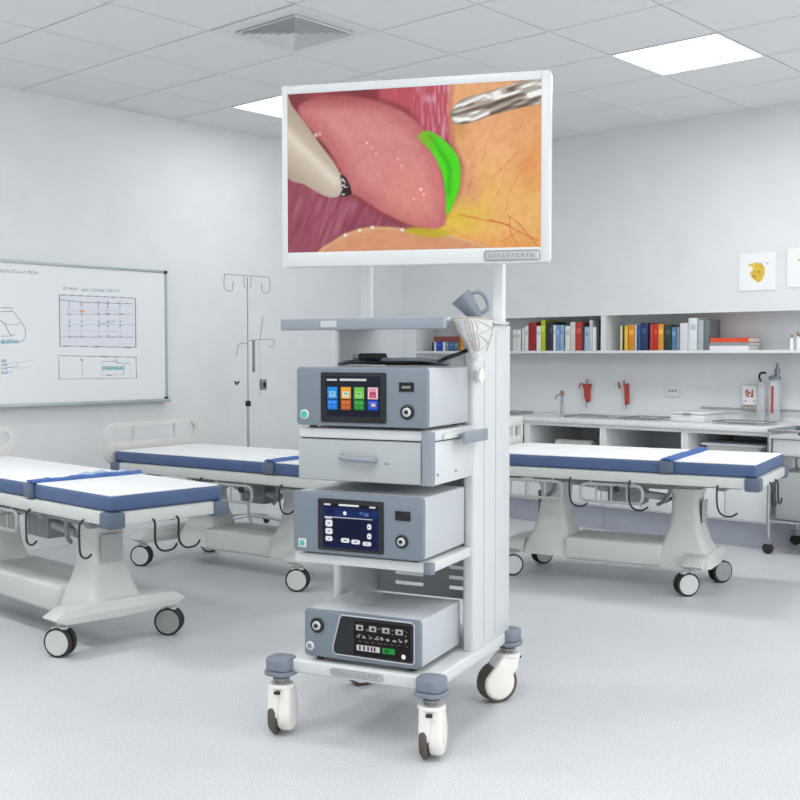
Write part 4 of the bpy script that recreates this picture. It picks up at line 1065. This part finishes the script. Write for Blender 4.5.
# ---------------------------------------------------------------- the monitor
def monitor():
    h_ = Vector((math.sin(R(48)), math.cos(R(48)), 0)); r_ = Vector((math.cos(R(48)), -math.sin(R(48)), 0))
    c = h_ * 3.648 + r_ * .039
    RZ = R(28)
    W, Hh, D = .91, .612, .046
    t = empty('surgical_monitor', (c.x, c.y, 1.803), RZ, 'large white-framed surgical monitor showing pink tissue with a green patch', 'monitor')
    hy, hz = W / 2, Hh / 2
    # frame ring, X towards the back, Y leftwards
    m = MB(); out = rrect(-hy, hy, -hz, hz, .014, 4)
    iw0, iw1, ib, it = -hy + .030, hy - .022, -hz + .050, hz - .030
    m.prism(out, 0, .004, D, .006, 2)
    m.build('rear_case', 'white', t)
    f = MB()
    f.box(-.0, .004, -hy + .002, iw0, -hz + .002, hz - .002, .0015); f.box(0, .004, iw1, hy - .002, -hz + .002, hz - .002, .0015)
    f.box(0, .004, iw0, iw1, -hz + .002, ib, .0015); f.box(0, .004, iw0, iw1, it, hz - .002, .0015)
    bz = f.build('bezel', 'cart', t)
    # picture
    wd, h = 330, 215
    U, V = np.meshgrid(np.linspace(0, 1, wd), np.linspace(0, 1, h))
    X = 28 + 717 * U; top = 50 - 45 * U; bot = 492 - 4 * U; Y = top + (bot - top) * V
    img = np.zeros((h, wd, 3)) + np.array((140, 62, 70.))
    n1 = vnoise(X, Y, 60); n2 = vnoise(X, Y, 14); n3 = vnoise(X, Y, 5); ns = vnoise(X + Y * .4, Y, 10, 60); nf = vnoise(X, Y, 2.6)
    def soft(pts, w): # signed soft mask
        ins = inpoly(X, Y, pts); d = segdist(X, Y, pts + [pts[0]]); s = np.where(ins, d, -d); return np.clip(.5 + s / w, 0, 1), s
    img += (n1 - .5)[..., None] * np.array((50, 30, 34)) 
    img = mixc(img, np.clip((150 - X - Y * .3) / 160, 0, .8), (96, 26, 30))
    # purple striated area lower left
    mk, _ = soft([(28, 270), (150, 330), (230, 345), (320, 400), (420, 440), (380, 492), (28, 500)], 30)
    img = mixc(img, mk, (146, 76, 92)); img = mixc(img, mk * np.clip((ns - .55) * 2, 0, 1) * .45, (190, 132, 148)); img = mixc(img, mk * np.clip((.4 - ns) * 2, 0, 1) * .5, (110, 44, 60))
    # upper middle fold
    mk, _ = soft([(290, 0), (505, 0), (505, 90), (500, 180), (440, 170), (380, 90), (300, 60)], 20)
    st = vnoise(X, Y, 5, 30); img = mixc(img, mk, (180, 80, 92)); img = mixc(img, mk * np.clip((st - .5) * 2, 0, 1) * np.clip((X - 330) / 120, .2, 1), (206, 150, 176))
    # fat / orange region
    mk, _ = soft([(500, 0), (760, 0), (760, 520), (470, 520), (440, 440), (487, 400), (520, 330), (530, 250), (505, 190), (495, 100)], 26)
    base = np.zeros_like(img) + np.array((222, 164, 116.)); base = mixc(base, np.clip((Y - 150) / 160, 0, 1) * np.clip((n1 * .7 + .5), 0, 1), (226, 178, 100))
    base = mixc(base, np.clip(1 - np.hypot(X - 540, (Y - 300) * .45) / 60, 0, 1) * .8, (206, 140, 120)); base = mixc(base, np.clip((Y - 430) / 80, 0, .8), (222, 150, 84)); base = mixc(base, np.clip(1 - np.hypot((X - 620) * .8, Y - 200) / 110, 0, 1) * .5 * n1, (232, 176, 140)); base = mixc(base, np.clip(1 - np.hypot(X - 715, (Y - 250) * .6) / 60, 0, 1) * .6, (214, 128, 72))
    base = mixc(base, np.clip((X - 610) / 200, 0, .6) * np.clip((200 - Y) / 120, 0, 1), (212, 150, 92))
    base += (n2 - .5)[..., None] * 12 + (n3 - .5)[..., None] * 7
    img = img * (1 - mk[..., None]) + base * mk[..., None]
    img = mixc(img, np.clip(1 - np.hypot((X - 520) * .7, Y - 400) / 70, 0, 1) * .9, (214, 190, 62))
    img = mixc(img, np.clip(1 - np.hypot((X - 525), (Y - 150)) / 40, 0, 1) * .5, (180, 130, 60))
    # vessels
    for pts, w, a in (([(520, 390), (600, 410), (650, 420), (680, 440), (740, 470)], 2.2, .8), ([(607, 408), (660, 425)], 3, .9), ([(656, 395), (690, 425), (735, 485)], 2.4, .7), ([(660, 400), (665, 450), (690, 490)], 2, .6), ([(690, 440), (640, 470)], 1.6, .5),
                      ([(610, 290), (650, 250), (680, 215)], 1.8, .5), ([(690, 270), (660, 330), (650, 390)], 1.5, .45), ([(560, 280), (545, 330), (555, 300)], 4, .35), ([(640, 90), (600, 180), (590, 240)], 1.5, .3), ([(700, 120), (660, 200)], 1.5, .3), ([(480, 420), (540, 455), (600, 480)], 1.5, .5), ([(490, 395), (560, 400), (640, 370)], 1.4, .35), ([(550, 160), (570, 230)], 1.5, .3)):
        img = mixc(img, np.clip(w * .7 + .8 - segdist(X, Y, spl(pts, closed=False)), 0, 1) * a * .75, (196, 92, 62))
    # bottom orange hump
    mk, s = soft(spl([(120, 520), (125, 485), (160, 462), (200, 440), (260, 424), (330, 424), (400, 436), (480, 446), (600, 485), (620, 530)]), 5)
    b2 = np.zeros_like(img) + np.array((206, 146, 112.)); b2 += (n2 - .5)[..., None] * 10
    b2 = mixc(b2, np.clip(1 - s / 12, 0, 1) * .7, (214, 188, 130)); img = img * (1 - mk[..., None]) + b2 * mk[..., None]
    for x, y in ((198, 445), (240, 432), (277, 424), (362, 432)): img = mixc(img, np.clip(1.4 - np.hypot(X - x, Y - y) / 5, 0, 1), (235, 232, 225))
    mk, _ = soft(spl([(370, 432), (410, 424), (470, 432), (500, 442), (460, 456), (400, 448)]), 10); img = mixc(img, mk * np.clip(n3 + .4, 0, 1), (186, 168, 40))
    # pink lobe
    lobe = spl([(60, 92), (100, 62), (190, 50), (290, 66), (370, 100), (425, 150), (455, 205), (472, 265), (484, 330), (487, 390), (478, 422), (450, 430), (400, 423), (345, 402), (290, 372), (240, 338), (212, 322), (190, 270), (150, 205), (100, 150)])
    mk, s = soft(lobe, 8)
    L_ = np.zeros_like(img) + np.array((206, 132, 132.)); L_ = mixc(L_, np.clip(1 - s / 60, 0, 1) * .7, (172, 88, 92)); L_ = mixc(L_, np.clip(1 - np.hypot(X - 400, (Y - 330)) / 130, 0, 1) * .6, (222, 138, 124))
    L_ = mixc(L_, np.clip((95 - Y) / 60, 0, 1) * .7, (140, 54, 58)); L_ += (nf - .5)[..., None] * 12 + (n2 - .5)[..., None] * 9
    L_ = mixc(L_, np.clip((nf - .85) * 5, 0, 1) * .18, (240, 200, 196)); img = img * (1 - mk[..., None]) + L_ * mk[..., None]
    for x, y, q in ((112, 163, 6), (124, 160, 4), (262, 185, 4), (275, 198, 3), (287, 215, 3), (350, 230, 3), (360, 250, 3), (415, 318, 5), (423, 332, 4), (395, 345, 3)):
        img = mixc(img, np.clip(1.3 - np.hypot(X - x, (Y - y)) / q, 0, 1) * .8, (240, 225, 228))
    # green fluorescence
    mk, s = soft(spl([(406, 172), (425, 152), (455, 160), (490, 188), (516, 222), (526, 265), (521, 320), (505, 362), (487, 392), (484, 335), (474, 272), (452, 222), (425, 190)]), 5)
    Gc = np.zeros_like(img) + np.array((78, 208, 30.)); Gc = mixc(Gc, np.clip(1 - segdist(X, Y, spl([(440, 165), (470, 210), (495, 260), (492, 330)], closed=False)) / 12, 0, 1) * .6, (40, 160, 20))
    Gc = mixc(Gc, np.clip(1 - np.hypot(X - 420, Y - 175) / 45, 0, 1) * .8, (150, 160, 50)); Gc += (n3 - .5)[..., None] * 10; img = img * (1 - mk[..., None]) + Gc * mk[..., None]
    # dark jaw and cream shaft
    mk, _ = soft([(175, 265), (200, 282), (212, 305), (218, 328), (200, 336), (184, 335)], 3); img = mixc(img, mk, (44, 34, 36)); img = mixc(img, mk * (n3 > .8), (200, 196, 200))
    mk, s = soft(spl([(20, 40), (40, 78), (80, 128), (120, 182), (165, 240), (184, 280), (187, 322), (168, 338), (135, 332), (80, 302), (20, 262)]), 4)
    C_ = np.zeros_like(img) + np.array((204, 192, 176.)); dd = segdist(X, Y, [(20, 170), (170, 300)]); C_ = mixc(C_, np.clip(dd / 70, 0, 1) * .6, (150, 132, 118)); C_ = mixc(C_, np.clip(1 - segdist(X, Y, [(20, 150), (170, 290)]) / 18, 0, 1) * .7, (226, 216, 202))
    img = img * (1 - mk[..., None]) + C_ * mk[..., None]
    # metal grasper
    mk, s = soft(spl([(497, 108), (505, 84), (540, 58), (600, 40), (650, 24), (700, 6), (760, -10), (760, 66), (690, 86), (610, 108), (550, 130), (510, 132)]), 4)
    m2 = np.zeros_like(img) + np.array((168, 158, 148.)); q = vnoise(X - Y * .6, Y + X * .35, 46, 9)
    m2 = mixc(m2, np.clip((q - .55) * 4, 0, 1), (238, 238, 236)); m2 = mixc(m2, np.clip((.38 - q) * 4, 0, 1), (96, 80, 68)); m2 = mixc(m2, np.clip(1 - segdist(X, Y, [(508, 118), (560, 120), (600, 102)]) / 9, 0, 1), (250, 250, 248)); m2 = mixc(m2, np.clip(1 - segdist(X, Y, [(530, 78), (590, 52), (604, 54)]) / 8, 0, 1), (248, 248, 246))
    m2 = mixc(m2, np.clip(1 - segdist(X, Y, [(504, 106), (600, 80), (700, 50)]) / 8, 0, 1) * .8, (84, 70, 60)); m2 = mixc(m2, np.clip(1 - s / 5, 0, 1) * .6, (110, 84, 70))
    img = img * (1 - mk[..., None]) + m2 * mk[..., None]
    paint_obj('screen', img, lambda u, v: (.002, iw1 + (iw0 - iw1) * u, ib + (it - ib) * v), 'screen', t)
    # control badge
    bt = MB(); bt.prism(rrect(-hy + .034, -hy + .212, -hz + .009, -hz + .040, .006, 3), 0, -.002, 0, .0008); b_ = bt.build('control_strip', 'cartg', t)
    r = MB().tube([(-.002, p[0], p[1]) for p in rrect(-hy + .034, -hy + .212, -hz + .009, -hz + .040, .006, 3)], .0016, n=6, smooth=False, closed=True); r.build('strip_rim', 'metal2', b_)
    g = MB()
    for k in range(10):
        y = -hy + .198 - k * .0155; g.box(-.0026, -.002, y - .003, y, -hz + .019, -hz + .031); g.box(-.0026, -.002, y - .008, y - .003, -hz + .019 + (k % 3) * .004, -hz + .0215 + (k % 3) * .004)
    g.build('button_marks', 'metal2', b_)
    MB().box(-.0026, -.002, -hy + .036, -hy + .040, -hz + .012, -hz + .036).build('indicator', 'white', b_)
    # bracket to the posts
    MB().box(D, D + .05, -.13, .13, -.12, .12, .004).build('mount_plate', 'cartg', t)
    return t
mon = monitor()
# cross beam carrying the monitor between the posts
m = MB(); m.box(.532, .5545, -.02, .535, 1.74, 1.80, .004); m.box(.47, .532, .20, .30, 1.72, 1.82, .004); m.build('monitor_beam', 'cartg', cart)
